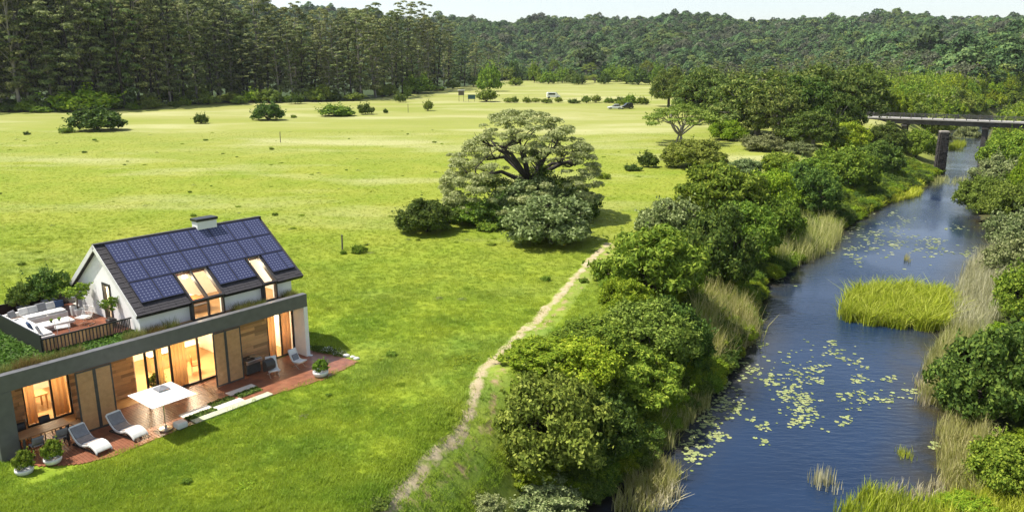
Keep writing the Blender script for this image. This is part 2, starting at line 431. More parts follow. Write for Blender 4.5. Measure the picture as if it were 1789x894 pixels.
def height(x, y):
    x = np.asarray(x, float); y = np.asarray(y, float)
    zf = np.interp(y, [0, 52, 80, 150, 240, 500, 700], [0, 0, .25, 1.2, 3.0, 4.5, 5.0])
    near = np.clip(np.hypot(x+15, y-36)/15 - 1, 0, 1)
    zf = zf + near*(.06*wob(x, y, 11, 0, 12)*np.interp(y, [40, 90], [1, .0]) + .30*wob(x, y, 34, 6, 10)) + .03*wob(x, y, 3.7, 9, 14)*near*np.interp(y, [40, 90], [1, 0])
    r = np.hypot(x, y); px = 894.5 + F_PX*x/np.maximum(y, 1)
    # far hills
    xs = [-900, -100, 350, 560, 900, 1200, 1500, 1900, 2700]
    st = np.interp(px, xs, [300, 320, 400, 540, 600, 610, 600, 560, 500])
    en = np.interp(px, xs, [760, 780, 900, 1250, 1350, 1400, 1400, 1350, 1300])
    am = np.interp(px, xs, [112, 112, 88, 76, 72, 77, 72, 66, 66])
    spur = wob(px, r*.25, 330, 0, 5) + .6*wob(px, r*.2, 130, 6, 5)
    st = st - 110*spur; u = (r-st)/(en-st)
    hill = am*S(u)*(1 + .05*wob(px, r*.3, 210, 12, 6)) + 11*S(u*3)*wob(px, r, 110, 3, 8)
    fold = np.abs(wob(px + .35*(r-600), r*.2, 300, 10, 5)) - .28
    hill = hill + 40*fold*S(u*2.5)*S((1.25-u)*2)
    hill = np.where(y > 60, hill, 0)
    # nearer hill on the right, beyond the bridge
    rh = 21*S((y-225)/270)*S((x-.36*y-30)/110)*S((900-y)/300) * (1+.14*wob(x, y, 70, 9, 6))
    z = zf + np.maximum(hill, 0) + rh
    dl, dr = pdist(x, y, SL), pdist(x, y, SR)
    ins = inside(x, y, POLY)
    left = (dl < dr)
    bw = np.interp(y, [30, 45, 62, 100, 140, 250], [6.5, 7.0, 11, 17, 20, 16])
    zl = ZW + (z - ZW)*S((dl+.6)/bw) + .12*wob(x, y, 2.6, 3)*S((1.5*bw-dl)/bw)
    zr = ZW + (np.maximum(z, 0) - ZW)*S((dr+.6)/20) + np.clip((dr-12)*.09, 0, 5)*S((260-y)/120)
    zo = np.where(left, zl, zr)
    zi = ZW - .15 - np.minimum(np.minimum(dl, dr)*.35, 1.8)
    fade = S((r-900)/100)
    return np.where(ins, zi, zo)*(1-fade) + z*fade

def ground(px, py):
    """first terrain point seen through a photo pixel"""
    d = ray(px, py)
    t = np.concatenate([np.linspace(16, 160, 1200), np.linspace(160, 1600, 2400)])
    p = np.array([0, 0, CAM_H])[None] + t[:, None]*d[None]
    below = p[:, 2] < height(p[:, 0], p[:, 1])
    i = int(np.argmax(below)) if below.any() else len(t)-1
    x, y = p[i, 0], p[i, 1]
    return Vector((x, y, float(height(np.array([x]), np.array([y]))[0])))
def gz(x, y):
    return float(height(np.array([float(x)]), np.array([float(y)]))[0])
def depth(p):
    return p[1]*cP - (p[2]-CAM_H)*sP

def axis(lo, a, b, hi, step, grow):
    v = list(np.arange(a, b+1e-6, step)); s = step
    while v[-1] < hi: s *= grow; v.append(v[-1]+s)
    s = step; w = [a]
    while w[-1] > lo: s *= grow; w.append(w[-1]-s)
    return np.array(sorted(w[1:]) + v)
gx = axis(-3200, -34, 62, 3200, .55, 1.055)
gy = axis(-200, 20, 130, 3600, .55, 1.03)
GX, GY = np.meshgrid(gx, gy)
GZ = height(GX.ravel(), GY.ravel())
nx, ny = len(gx), len(gy)
gv = np.stack([GX.ravel(), GY.ravel(), GZ], 1).astype(np.float32)
ii = np.arange((ny-1)*(nx-1)); rr, cc = ii//(nx-1), ii % (nx-1)
gf = np.stack([rr*nx+cc, rr*nx+cc+1, (rr+1)*nx+cc+1, (rr+1)*nx+cc], 1).astype(np.int32)
gme = bpy.data.meshes.new('ground')
gme.vertices.add(len(gv)); gme.vertices.foreach_set('co', gv.ravel())
gme.loops.add(gf.size); gme.loops.foreach_set('vertex_index', gf.ravel())
gme.polygons.add(len(gf)); gme.polygons.foreach_set('loop_start', np.arange(len(gf), dtype=np.int32)*4)
gme.update(calc_edges=True)
gme.polygons.foreach_set('use_smooth', np.ones(len(gf), bool)); gme.update()

def ground_mat():
    m, nt, b, N, L = _nt('meadow_ground')
    c, noise, rng, mix, math2 = meadow_color(N, L)
    at = N.new('ShaderNodeAttribute'); at.attribute_name = 'soil'
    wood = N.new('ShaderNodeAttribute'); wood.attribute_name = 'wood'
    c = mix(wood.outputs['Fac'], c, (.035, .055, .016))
    soil = mix(rng(noise(1.5), .3, .7), (.075, .058, .032), (.055, .060, .022))
    c = mix(at.outputs['Fac'], c, soil)
    L.new(c, b.inputs['Base Color'])
    b.inputs['Roughness'].default_value = .9; b.inputs['Specular IOR Level'].default_value = .15
    bp = N.new('ShaderNodeBump'); bp.inputs['Strength'].default_value = .5; bp.inputs['Distance'].default_value = .10
    L.new(noise(2.2, 8), bp.inputs['Height']); L.new(bp.outputs[0], b.inputs['Normal'])
    return m
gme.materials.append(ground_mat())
_dl, _dr = pdist(gv[:, 0], gv[:, 1], SL), pdist(gv[:, 0], gv[:, 1], SR)
_in = inside(gv[:, 0], gv[:, 1], POLY)
soil = np.where(_in, 1, np.clip(1.2-np.minimum(_dl, _dr)/3.5, 0, 1)*.8)
gme.attributes.new('soil', 'FLOAT', 'POINT').data.foreach_set('value', soil.astype(np.float32))
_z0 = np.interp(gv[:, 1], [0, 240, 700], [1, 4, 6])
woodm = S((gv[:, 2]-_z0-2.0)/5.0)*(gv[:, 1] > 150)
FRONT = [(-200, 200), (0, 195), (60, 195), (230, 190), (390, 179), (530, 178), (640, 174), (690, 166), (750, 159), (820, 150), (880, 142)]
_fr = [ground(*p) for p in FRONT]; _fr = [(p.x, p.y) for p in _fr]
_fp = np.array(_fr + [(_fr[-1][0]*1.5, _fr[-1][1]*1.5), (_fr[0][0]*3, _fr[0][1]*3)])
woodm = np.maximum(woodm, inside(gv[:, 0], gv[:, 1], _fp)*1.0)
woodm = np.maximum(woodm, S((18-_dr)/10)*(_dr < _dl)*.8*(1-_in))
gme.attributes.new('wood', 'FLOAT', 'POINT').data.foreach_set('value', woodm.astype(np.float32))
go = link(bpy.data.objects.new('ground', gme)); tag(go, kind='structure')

# ------------------------------------------------------------------ river
def water_mat():
    m, nt, b, N, L = _nt('river_water')
    ge = N.new('ShaderNodeNewGeometry')
    nz = N.new('ShaderNodeTexNoise'); nz.inputs['Scale'].default_value = .16; nz.inputs['Detail'].default_value = 3
    L.new(ge.outputs['Position'], nz.inputs['Vector'])
    mx = N.new('ShaderNodeMix'); mx.data_type = 'RGBA'
    mx.inputs[6].default_value = (.007, .017, .042, 1); mx.inputs[7].default_value = (.013, .033, .078, 1)
    L.new(nz.outputs['Fac'], mx.inputs[0])
    sh_ = N.new('ShaderNodeAttribute'); sh_.attribute_name = 'shallow'
    nn = N.new('ShaderNodeTexNoise'); nn.inputs['Scale'].default_value = .5; nn.inputs['Detail'].default_value = 6; L.new(ge.outputs['Position'], nn.inputs['Vector'])
    mm = N.new('ShaderNodeMath'); mm.operation = 'MULTIPLY'; mm.use_clamp = True; L.new(sh_.outputs['Fac'], mm.inputs[0]); L.new(nn.outputs['Fac'], mm.inputs[1])
    mb_ = N.new('ShaderNodeMix'); mb_.data_type = 'RGBA'; mb_.inputs[7].default_value = (.040, .034, .018, 1); L.new(mx.outputs[2], mb_.inputs[6]); L.new(mm.outputs[0], mb_.inputs[0])
    L.new(mb_.outputs[2], b.inputs['Base Color'])
    b.inputs['Roughness'].default_value = .09; b.inputs['IOR'].default_value = 1.33
    b.inputs['Specular IOR Level'].default_value = .5
    mp = N.new('ShaderNodeMapping'); mp.inputs['Rotation'].default_value = (0, 0, R(30)); mp.inputs['Scale'].default_value = (.8, 2.4, 1)
    L.new(ge.outputs['Position'], mp.inputs[0])
    n1 = N.new('ShaderNodeTexNoise'); n1.inputs['Scale'].default_value = 1.3; n1.inputs['Detail'].default_value = 4; n1.inputs['Roughness'].default_value = .55
    L.new(mp.outputs[0], n1.inputs['Vector'])
    n2 = N.new('ShaderNodeTexNoise'); n2.inputs['Scale'].default_value = .07; n2.inputs['Detail'].default_value = 2
    L.new(ge.outputs['Position'], n2.inputs['Vector'])
    mr = N.new('ShaderNodeMapRange'); mr.inputs[1].default_value = .35; mr.inputs[2].default_value = .65; mr.inputs[3].default_value = .04; mr.inputs[4].default_value = .75
    L.new(n2.outputs['Fac'], mr.inputs[0])
    bp = N.new('ShaderNodeBump'); bp.inputs['Distance'].default_value = .10
    L.new(mr.outputs[0], bp.inputs['Strength']); L.new(n1.outputs['Fac'], bp.inputs['Height']); L.new(bp.outputs[0], b.inputs['Normal'])
    return m
ys = np.linspace(-58, 360, 140)
xl = np.interp(ys, SL[:, 1], SL[:, 0])-6; xr = np.interp(ys, SR[:, 1], SR[:, 0])+6
wr = [[(a + (b-a)*k/40, y, ZW) for k in range(41)] for a, b, y in zip(xl, xr, ys)]
rv = MB().sheet(wr).build('river', water_mat(), kind='structure')
rc_ = np.array([v.co[:2] for v in rv.data.vertices]); rd_ = np.minimum(pdist(rc_[:, 0], rc_[:, 1], SL), pdist(rc_[:, 0], rc_[:, 1], SR))
rv.data.attributes.new('shallow', 'FLOAT', 'POINT').data.foreach_set('value', (1.7*np.clip(1.1 - rd_/3.2, 0, 1)).astype(np.float32))

# ------------------------------------------------------------------ footpath along the meadow
PATH_PX = [(660, 905), (690, 868), (735, 815), (790, 765), (822, 715), (838, 660), (862, 628), (905, 590), (945, 552), (985, 505), (1012, 475), (1040, 446), (1062, 425)]
path_w = [ground(*p) for p in PATH_PX]
def dense(pts, step):
    out = []
    P_ = [pts[0]] + list(pts) + [pts[-1]]
    for i in range(1, len(P_)-2):
        a, b, c, d = P_[i-1], P_[i], P_[i+1], P_[i+2]
        n = max(2, int((c-b).length/step))
        for k in range(n):
            t = k/n
            out.append(.5*((2*b) + (c-a)*t + (2*a-5*b+4*c-d)*t*t + (3*b-a-3*c+d)*t**3))
    out.append(Vector(pts[-1])); return out
path_pts = dense(path_w, .35)
def strip(off0, off1, jit, seed, lift):
    rg = random.Random(seed); rows = []; j0 = j1 = 0
    n = len(path_pts)
    for i, p in enumerate(path_pts):
        d = (path_pts[min(i+1, n-1)] - path_pts[max(i-1, 0)]); d.z = 0; d.normalize()
        side = Vector((d.y, -d.x, 0))
        j0 = .6*j0 + rg.uniform(-jit, jit); j1 = .6*j1 + rg.uniform(-jit, jit)
        a, b = off0 + j0, off1 + j1
        row = []
        for k in range(5):
            q = p + side*(a + (b-a)*k/4)
            row.append((q.x, q.y, gz(q.x, q.y) + (lift if 0 < k < 4 else -.03)))
        rows.append(row)
    return rows
m_sand = mat('path_sand', (.42, .35, .23), (.33, .27, .16), rough=.95, scale=1.4, bump=.4, bscale=9)
def soilpath_mat(nm, ca, cb, lo, hi):
    m, nt, b, N, L = _nt(nm)
    c, noise, rng, mix, math2 = meadow_color(N, L)
    ed = N.new('ShaderNodeAttribute'); ed.attribute_name = 'edge'
    s = mix(rng(noise(1.2), .35, .65), ca, cb)
    c2 = mix(rng(math2('ADD', noise(1.3, 9), ed.outputs['Fac']), lo, hi), s, c)
    L.new(c2, b.inputs['Base Color']); b.inputs['Roughness'].default_value = .95
    bp = N.new('ShaderNodeBump'); bp.inputs['Strength'].default_value = .6; bp.inputs['Distance'].default_value = .1
    L.new(noise(4, 6), bp.inputs['Height']); L.new(bp.outputs[0], b.inputs['Normal'])
    return m
po = MB().sheet(strip(-.1, 1.7, .16, 3, .03)).build('path', soilpath_mat('trodden_soil', (.33, .24, .12), (.27, .21, .08), .40, .54), kind='structure', smooth=True)
po2 = MB().sheet(strip(-.50, .62, .12, 4, .045)).build('path', soilpath_mat('pale_sand', (.43, .35, .22), (.35, .28, .15), .55, .72), kind='structure', smooth=True)
for o_ in (po, po2):
    nv = len(o_.data.vertices); e_ = np.tile(np.array([.42, .12, 0, .12, .42], np.float32), nv//5)
    o_.data.attributes.new('edge', 'FLOAT', 'POINT').data.foreach_set('value', e_)

# ------------------------------------------------------------------ plants
def unit(v): return v/np.maximum(np.linalg.norm(v, axis=1, keepdims=True), 1e-9)
def leaf_quads(rng, pos, nrm, ln, wd, droop=0.0):
    n = len(pos); nrm = unit(nrm)
    t = unit(np.cross(nrm, rng.normal(size=(n, 3))))
    if droop: t = unit(t + np.array([0, 0, -droop]))
    b = unit(np.cross(nrm, t))
    l = (ln*rng.uniform(.6, 1.35, n))[:, None]; w = (wd*rng.uniform(.6, 1.35, n))[:, None]
    return np.stack([pos - t*l*.5, pos + b*w*.5 - t*l*.05, pos + t*l*.5, pos - b*w*.5 - t*l*.05], 1)
def lobe_leaves(rng, lobes, n, jit=.6, up=.25, shell=.72, clump=0.0):
    """points and normals over a set of overlapping ellipsoids, culled where they lie deep inside the crown"""
    C = np.array([l[0] for l in lobes]); Rr = np.array([l[1] for l in lobes])
    wt = (Rr[:, 0]*Rr[:, 1])
    if len(lobes) > 12 and Rr[0, 0] > 2.2*np.median(Rr[1:, 0]): wt[0] *= .22       # the core only closes the gaps
    wt = wt/wt.sum()
    ax = unit(C - np.array([0, 0, C[:, 2].max()*.25])[None]) + np.array([0, 0, .55])
    k = rng.choice(len(lobes), int(n*1.7), p=wt)
    d = unit(rng.normal(size=(len(k), 3)) + np.array([0, 0, up]) + .75*ax[k])
    if clump > 0:                                  # gather leaves into sprays so that gaps stay open
        nc = max(6, int(len(k)/22)); cd = unit(rng.normal(size=(nc, 3)) + np.array([0, 0, up]))
        ci = rng.integers(0, nc, len(k)); d = unit(cd[ci] + rng.normal(size=(len(k), 3))*clump + .6*ax[k])
    rad = shell + (1.12-shell)*rng.random(len(k))**.6
    if clump > 0: rad = rad*rng.uniform(.72, 1.22, nc)[ci]
    p = C[k] + d*Rr[k]*rad[:, None]
    keep = np.ones(len(k), bool)
    for j in range(len(lobes)):
        q = np.linalg.norm((p-C[j])/Rr[j], axis=1)
        keep &= (q > .62) | (k == j)
    p, d = p[keep][:n], d[keep][:n]
    return p, d + rng.normal(size=d.shape)*jit
def limb(mb, a, b, r0, r1, rng, bend=.12, n=5, sides=6):
    a, b = Vector(a), Vector(b); L_ = (b-a).length
    o = Vector(rng.normal(size=3))*L_*bend
    pts = [a.lerp(b, t) + o*math.sin(PI*t) for t in np.linspace(0, 1, n)]
    mb.tube(pts, [r0 + (r1-r0)*t for t in np.linspace(0, 1, n)], n=sides, cap=True)
    return pts
def make_proto(seed, lobes, n, leaf, lmat, bmat, fork=(0, 0, .3), trunk_r=.12, jit=.6, up=.25, shell=.72, clump=0.0, ln=None, limbs=True, blossom=0, droop=0.0, stems=1, shoots=True):
    rng = np.random.default_rng(seed)
    p, d = lobe_leaves(rng, lobes, n, jit, up, shell, clump)
    if shoots:                                     # young shoots that break the outline
        ns = max(12, n//110); si = rng.integers(0, len(p), ns); m_ = 9
        sd_ = unit(unit(d[si]) + np.array([0, 0, .55]) + rng.normal(size=(ns, 3))*.35); ln_ = (leaf*rng.uniform(1.5, 6.0, ns))[:, None, None]
        sp_ = (p[si][:, None] + sd_[:, None]*ln_*np.linspace(.1, 1, m_)[None, :, None] + rng.normal(size=(ns, m_, 3))*leaf*.35).reshape(-1, 3)
        p = np.concatenate([p, sp_]); d = np.concatenate([d, rng.normal(size=sp_.shape) + [0, 0, .6]])
    p[:, 2] = np.maximum(p[:, 2], .03)
    q = leaf_quads(rng, p, d, ln or leaf*1.5, leaf*.8, droop)
    crown = quads_mesh('crown', q, lmat)
    if blossom:
        top = p[p[:, 2] > np.quantile(p[:, 2], .35)]
        pb = top[rng.integers(0, len(top), blossom)] + rng.normal(size=(blossom, 3))*.05
        qb = leaf_quads(rng, pb, rng.normal(size=(blossom, 3)) + np.array([-.4, 0, .8]), leaf*1.3, leaf*1.0)
        blos = quads_mesh('blossom', qb, lf_flower)
    else: blos = None
    mb = MB(); fk = Vector(fork)
    for s in range(stems):
        b0 = Vector((rng.normal()*.12*(stems > 1)*3, rng.normal()*.12*(stems > 1)*3, -.25))
        limb(mb, b0, fk + Vector((rng.normal(), rng.normal(), 0))*.15*(stems > 1), trunk_r*1.25/math.sqrt(stems), trunk_r*.8/math.sqrt(stems), rng, .05, 6, 8)
    if limbs:
        C = [Vector(l[0]) for l in lobes]; m = max(2, min(8, len(C)//3))
        ang = [math.atan2(c.y-fk.y, c.x-fk.x) for c in C]; order = sorted(range(len(C)), key=lambda i: ang[i])
        for g in range(m):
            mem = order[g*len(C)//m:(g+1)*len(C)//m]
            if not mem: continue
            mean = sum((C[i] for i in mem), Vector())/len(mem); hub = fk.lerp(mean, .55)
            limb(mb, fk, hub, trunk_r*.62, trunk_r*.36, rng, .10, 5, 6)
            for i in mem: limb(mb, hub, C[i], trunk_r*.32, trunk_r*.10, rng, .12, 5, 5)
    tr = mb.mesh('trunk', bmat, smooth=True)
    w = np.quantile(np.abs(p[:, :2]), .985)*2
    return dict(crown=crown, trunk=tr, blossom=blos, w=float(w), h=float(np.quantile(p[:, 2], .995)))
def blob_lobes(seed, rx, ry, h, nl, lr, z0=.25, flat=.8, irr=.25):
    """lobes spread over a dome of radius rx, ry and height h"""
    rng = np.random.default_rng(seed); out = [((0, 0, h*.42), (rx*.72, ry*.72, h*.42))]
    nl = int(nl*3.2); lr = lr*.56
    for i in range(nl):
        t = (i+.5)/nl; z = 1 - t*(1-z0*.2) if False else rng.uniform(-.15, 1)
        a = i*2.399963 + rng.uniform(-.4, .4); s = math.sqrt(max(0, 1-max(z, 0)**2))*(1 if z > 0 else .92)
        k = 1 + rng.uniform(-irr, irr*.75)
        r = lr*rng.uniform(.6, 1.45)
        c = (rx*.82*s*math.cos(a)*k, ry*.82*s*math.sin(a)*k, max(r*flat*.8, h*(.30 + .52*z*k)))
        out.append((c, (r, r, r*flat)))
    return out
def plant(name, proto, label, cat, loc, w=None, h=None, rz=0.0, group=None, sink=0.0, wy=None):
    o = empty(name, (loc[0], loc[1], loc[2]-sink), rz, label=label, cat=cat, group=group)
    sx = (w or proto['w'])/proto['w']; sz = (h or proto['h'])/proto['h']
    o.scale = (sx, (wy or w or proto['w'])/proto['w'], sz)
    link(bpy.data.objects.new('trunk', proto['trunk']), o)
    c = link(bpy.data.objects.new('crown', proto['crown']), o)
    if proto['blossom']: link(bpy.data.objects.new('blossom', proto['blossom']), c)
    return o
def plant_px(name, proto, label, cat, px, py, wpx, hpx, rz=0.0, group=None, sink=.1, flat=.35):
    """stand a plant on the terrain, sized in metres from how large it shows"""
    g = ground(px, py); d = depth(g); dep = math.atan2(CAM_H - g.z, math.hypot(g.x, g.y))
    w = wpx*d/F_PX
    h = max(flat*w, (hpx*d/F_PX - .38*w*math.sin(dep))/math.cos(dep))
    return plant(name, proto, label, cat, g, w, h, rz, group, sink)

PR = {}
PR['bushA'] = make_proto(1, blob_lobes(1, 2.4, 2.3, 3.3, 42, .75), 21000, .145, lf_mid, m_bark, trunk_r=.14, shell=.6, clump=.16)
PR['bushB'] = make_proto(2, blob_lobes(2, 2.6, 2.2, 3.0, 36, .85, irr=.4), 20000, .15, lf_bright, m_bark, trunk_r=.14, shell=.6, clump=.17)
PR['bushC'] = make_proto(3, blob_lobes(3, 2.4, 2.4, 3.6, 46, .7, irr=.35), 21000, .145, lf_dark, m_bark, trunk_r=.15, shell=.6, clump=.16)
PR['bushD'] = make_proto(4, blob_lobes(4, 2.4, 2.4, 3.4, 40, .8, irr=.35), 21000, .14, lf_olive, m_bark, trunk_r=.14, shell=.6, clump=.15)
PR['silver'] = make_proto(5, blob_lobes(5, 2.4, 2.3, 3.5, 34, .85, irr=.4, flat=.7), 17000, .17, lf_silver, m_bark, trunk_r=.16, shell=.55, clump=.2)
PR['pale'] = make_proto(6, blob_lobes(6, 2.3, 2.2, 2.6, 30, .8, irr=.45, flat=.6), 15000, .15, lf_pale, m_bark, trunk_r=.10, shell=.5, clump=.2)
PR['feather'] = make_proto(7, blob_lobes(7, 2.6, 2.5, 3.9, 40, .95, irr=.4, flat=.55), 17000, .15, lf_bright, m_bark, trunk_r=.17, shell=.55, clump=.2, ln=.34, jit=.45)
PR['featherdark'] = make_proto(8, blob_lobes(8, 2.6, 2.5, 4.0, 40, .95, irr=.4, flat=.55), 18000, .15, lf_mid, m_bark, trunk_r=.17, shell=.55, clump=.2, ln=.32, jit=.45)
PR['small'] = make_proto(9, blob_lobes(9, 1.2, 1.1, 1.2, 16, .5, irr=.4), 2600, .17, lf_mid, m_bark, trunk_r=.06, shell=.5, clump=.25)
PR['smalldark'] = make_proto(10, blob_lobes(10, 1.3, 1.2, 1.5, 18, .5, irr=.35), 3200, .17, lf_dark, m_bark, trunk_r=.06, shell=.5, clump=.22)
PR['weed'] = make_proto(15, blob_lobes(15, 1.2, 1.1, .5, 22, .3, irr=.6), 1500, .10, lf_bright, m_bark, trunk_r=.02, shell=.3, fork=(0, 0, .1), limbs=False)
PR['farbush'] = make_proto(11, blob_lobes(11, 3.0, 2.8, 3.6, 26, 1.1, irr=.35), 4200, .36, lf_mid, m_bark, trunk_r=.16, shell=.6, clump=.2)
PR['farbright'] = make_proto(14, blob_lobes(14, 3.0, 2.8, 3.6, 26, 1.1, irr=.35), 4200, .36, lf_bright, m_bark, trunk_r=.16, shell=.6, clump=.2)
PR['farbushdark'] = make_proto(12, blob_lobes(12, 3.0, 2.9, 3.7, 30, 1.0, irr=.3), 5200, .34, lf_dark, m_bark, trunk_r=.16, shell=.6, clump=.2)
PR['farolive'] = make_proto(13, blob_lobes(13, 3.0, 2.9, 4.4, 24, 1.2, irr=.45), 3800, .38, lf_olive, m_bark, trunk_r=.2, shell=.5, clump=.22)

def flat_lobes(seed, rx, ry, z0, z1, n, lr, flat=.28, hollow=.0):
    """layered, flat-topped crown: lobes on a shallow dome"""
    rng = np.random.default_rng(seed); out = []
    for i in range(n):
        t = hollow + (1-hollow)*math.sqrt((i+.5)/n); a = i*2.399963 + rng.uniform(-.35, .35)
        r = lr*rng.uniform(.7, 1.3)
        z = z0 + (z1-z0)*(1-t*t)**.75 + rng.uniform(-.5, .4)*(z1-z0)*.25
        out.append(((rx*t*math.cos(a), ry*t*math.sin(a), z), (r, r, r*flat)))
    return out
PR['acacia'] = make_proto(20, flat_lobes(20, 5.2, 5.0, 4.0, 7.4, 40, 1.25), 9000, .26, lf_olive, m_bark_pale, fork=(0, 0, 1.6), trunk_r=.30, shell=.4, jit=.5, up=.6, clump=.18, stems=3)
PR['bigdark'] = make_proto(21, blob_lobes(21, 6.2, 6.0, 9.6, 46, 1.9, irr=.35, flat=.55), 15000, .34, lf_dark, m_bark_pale, fork=(0, 0, 2.6), trunk_r=.42, shell=.55, clump=.2, ln=.6)
PR['bigbright'] = make_proto(22, blob_lobes(22, 6.2, 6.0, 9.0, 42, 2.0, irr=.35, flat=.45), 16000, .32, lf_grove, m_bark, fork=(0, 0, 2.4), trunk_r=.42, shell=.55, clump=.2, ln=.6)
PR['bigsilver'] = make_proto(23, blob_lobes(23, 6.0, 6.0, 10.0, 44, 1.9, irr=.35, flat=.55), 16000, .34, lf_grove, m_bark_pale, fork=(0, 0, 3.0), trunk_r=.42, shell=.55, clump=.2, ln=.55)

def gum_proto(seed, h, w, lm, bm, n=5200, low=.28):
    rng = np.random.default_rng(seed); lobes = []
    for i in range(48):
        t = (i+.5)/48; z = h*(low + (1-low)*(t**.8)*.97)
        wr_ = w*.5*(.42 + .75*math.sin(PI*min(1, .05+t*.82))**1.2)*math.sqrt(rng.uniform(.05, 1)); a = i*2.4 + rng.uniform(-.6, .6)
        r = rng.uniform(.8, 2.0)*(w/9)
        lobes.append(((wr_*math.cos(a), wr_*math.sin(a), z), (r, r, r*.36)))
    p, d = lobe_leaves(rng, lobes, n, .32, 1.1, .55)
    crown = quads_mesh('crown', leaf_quads(rng, p, d, .80, .50), lm)
    mb = MB(); lean = rng.normal(size=2)*1.6
    top = Vector((lean[0], lean[1], h*.93))
    tp = limb(mb, (0, 0, -.5), top, .55, .10, rng, .015, 12, 7)
    for c, r in lobes[::2]:
        zz = max(.16*h, c[2]-h*rng.uniform(.06, .2)); q = Vector((0, 0, 0)).lerp(top, zz/(h*.93))
        limb(mb, q, c, .20*(1-zz/h*.6), .05, rng, .08, 4, 5)
    tr = mb.mesh('trunk', bm, smooth=True)
    return dict(crown=crown, trunk=tr, blossom=None, w=w, h=h)
GUM = [gum_proto(31, 36, 11, lf_euc, m_bark_pale, 6400, .10), gum_proto(32, 35, 13, lf_euc, m_bark_dark, 7200, .06), gum_proto(33, 37, 10, lf_euc, m_bark_dark, 6400, .16), gum_proto(34, 33, 12, lf_euc, m_bark_pale, 6600, .08),
       gum_proto(35, 36, 14, leaf_mat('leaf_gum_green', [(.055, .085, .024), (.11, .15, .042), (.23, .28, .09)], vary=.25), m_bark_dark, 7500, .05)]

# --- the big spreading tree in the middle of the meadow
def spreading_tree():
    rng = np.random.default_rng(77)
    base = ground(905, 378); d = depth(base); k = d/F_PX
    o = empty('spreading_tree', base, 0, label='large spreading tree with pale grey-green dome and dark bare limbs in the meadow', cat='tree')
    mb = MB(); tips = []
    fork = Vector((1.2*1.0, 0, 3.6))
    limb(mb, (.3, 0, -.4), fork, .62, .48, rng, .03, 7, 10)
    ends = []
    W2, H2 = 7.6, 11.0
    for i in range(11):                           # main limbs reach to a wide dome
        a = i*2*PI/11 + rng.uniform(-.2, .2); e = rng.uniform(.38, .95)
        el = math.asin(min(1, e*.98))
        rad = math.cos(el)
        tip = Vector((.4 + W2*.86*rad*math.cos(a), 6.2*.86*rad*math.sin(a), 3.0 + (H2-3.6)*.86*math.sin(el)))
        if i % 3 == 0: tip.z -= 1.2
        mid = fork.lerp(tip, .5) + Vector(rng.normal(size=3))*.35 + Vector((0, 0, .7))
        pts = [fork, fork.lerp(mid, .5) + Vector(rng.normal(size=3))*.22, mid, mid.lerp(tip, .5) + Vector(rng.normal(size=3))*.25, tip]
        mb.tube(pts, [.30, .24, .18, .13, .07], n=7)
        for s in range(5):
            q = pts[2].lerp(pts[4], rng.uniform(0, 1)); e2 = q + Vector((rng.normal()*.9, rng.normal()*.9, abs(rng.normal())*.8 + .2))
            limb(mb, q, e2, .10, .04, rng, .15, 5, 5); ends.append(e2)
            for s2 in range(2):
                e3 = e2 + Vector((rng.normal()*.6, rng.normal()*.6, abs(rng.normal())*.4 + .05)); limb(mb, e2, e3, .04, .018, rng, .12, 3, 4); ends.append(e3)
        ends.append(tip)
    mb.build('trunk', m_bark_dark, o, smooth=True)
    # leaf sheets: an uneven dome shell, thick on the sunward left, thin with gaps over the limbs on the right
    lobes = []
    for i in range(330):
        a = i*2.399963 + rng.uniform(-.2, .2); z = rng.uniform(-.22, 1); s = math.sqrt(max(0, 1-max(0, z)**2))
        x = W2*s*math.cos(a); y = 6.4*s*math.sin(a)
        if x > 1.0 and rng.random() < .25: continue
        if y < -1.5 and -3.2 < x < 4.5 and .15 < z < .70 and rng.random() < .72: continue   # open window onto the limbs
        if x < -3 and z > .1: z *= .80
        r = rng.uniform(.35, .85); lobes.append(((.4+x, y, 3.0 + (H2-3.4)*z), (r*1.15, r*1.15, r*.5)))
    for e in ends:
        if rng.random() < .55:
            r = rng.uniform(.35, .7); lobes.append(((e.x, e.y, e.z+.15), (r, r, r*.4)))
    p, dd = lobe_leaves(rng, lobes, 62000, .5, .6, .3)
    w = o; quad = leaf_quads(rng, p, dd, .27, .14)
    link(bpy.data.objects.new('crown', quads_mesh('crown', quad, lf_tree)), o)
    # dark ivy round the fork
    p, dd = lobe_leaves(rng, [((2.2, -.6, 4.2), (1.3, 1.2, 1.2)), ((3.4, -.4, 3.2), (1.7, 1.4, 1.0)), ((.8, .3, 3.0), (1.4, 1.3, 1.4)), ((1.6, .2, 5.6), (.9, .9, 1.2)), ((4.6, .3, 2.8), (1.5, 1.3, .9)), ((-1.8, .6, 2.9), (2.0, 1.3, 1.0)), ((-3.6, .8, 2.6), (1.6, 1.2, .9))], 5200, .6, .2, .5, .2)
    link(bpy.data.objects.new('ivy', quads_mesh('ivy', leaf_quads(rng, p, dd, .24, .15), lf_dark)), o)
    return o
lf_tree = leaf_mat('leaf_tree_greygreen', [(.19, .22, .07), (.35, .385, .14), (.52, .53, .27)], trans=.45)
spreading_tree()
plant_px('shrub', PR['bushC'], 'round dense dark bush left of the large spreading tree', 'bush', 745, 405, 100, 66, .4)
plant_px('shrub', PR['silver'], 'silvery big-leaved shrub in front of the spreading tree, at its shadow', 'bush', 962, 425, 150, 92, 1.0)
plant_px('shrub', PR['silver'], 'grey-green shrub between the spreading tree trunk and the silvery front shrub', 'bush', 935, 388, 140, 85, 2.6)
plant_px('shrub', PR['bushA'], 'mid-green low shrub under the left side of the spreading tree', 'bush', 838, 388, 110, 46, 2.0)
plant_px('shrub', PR['bushC'], 'dark shrub under the right edge of the spreading tree', 'bush', 1000, 385, 90, 66, 3.0)
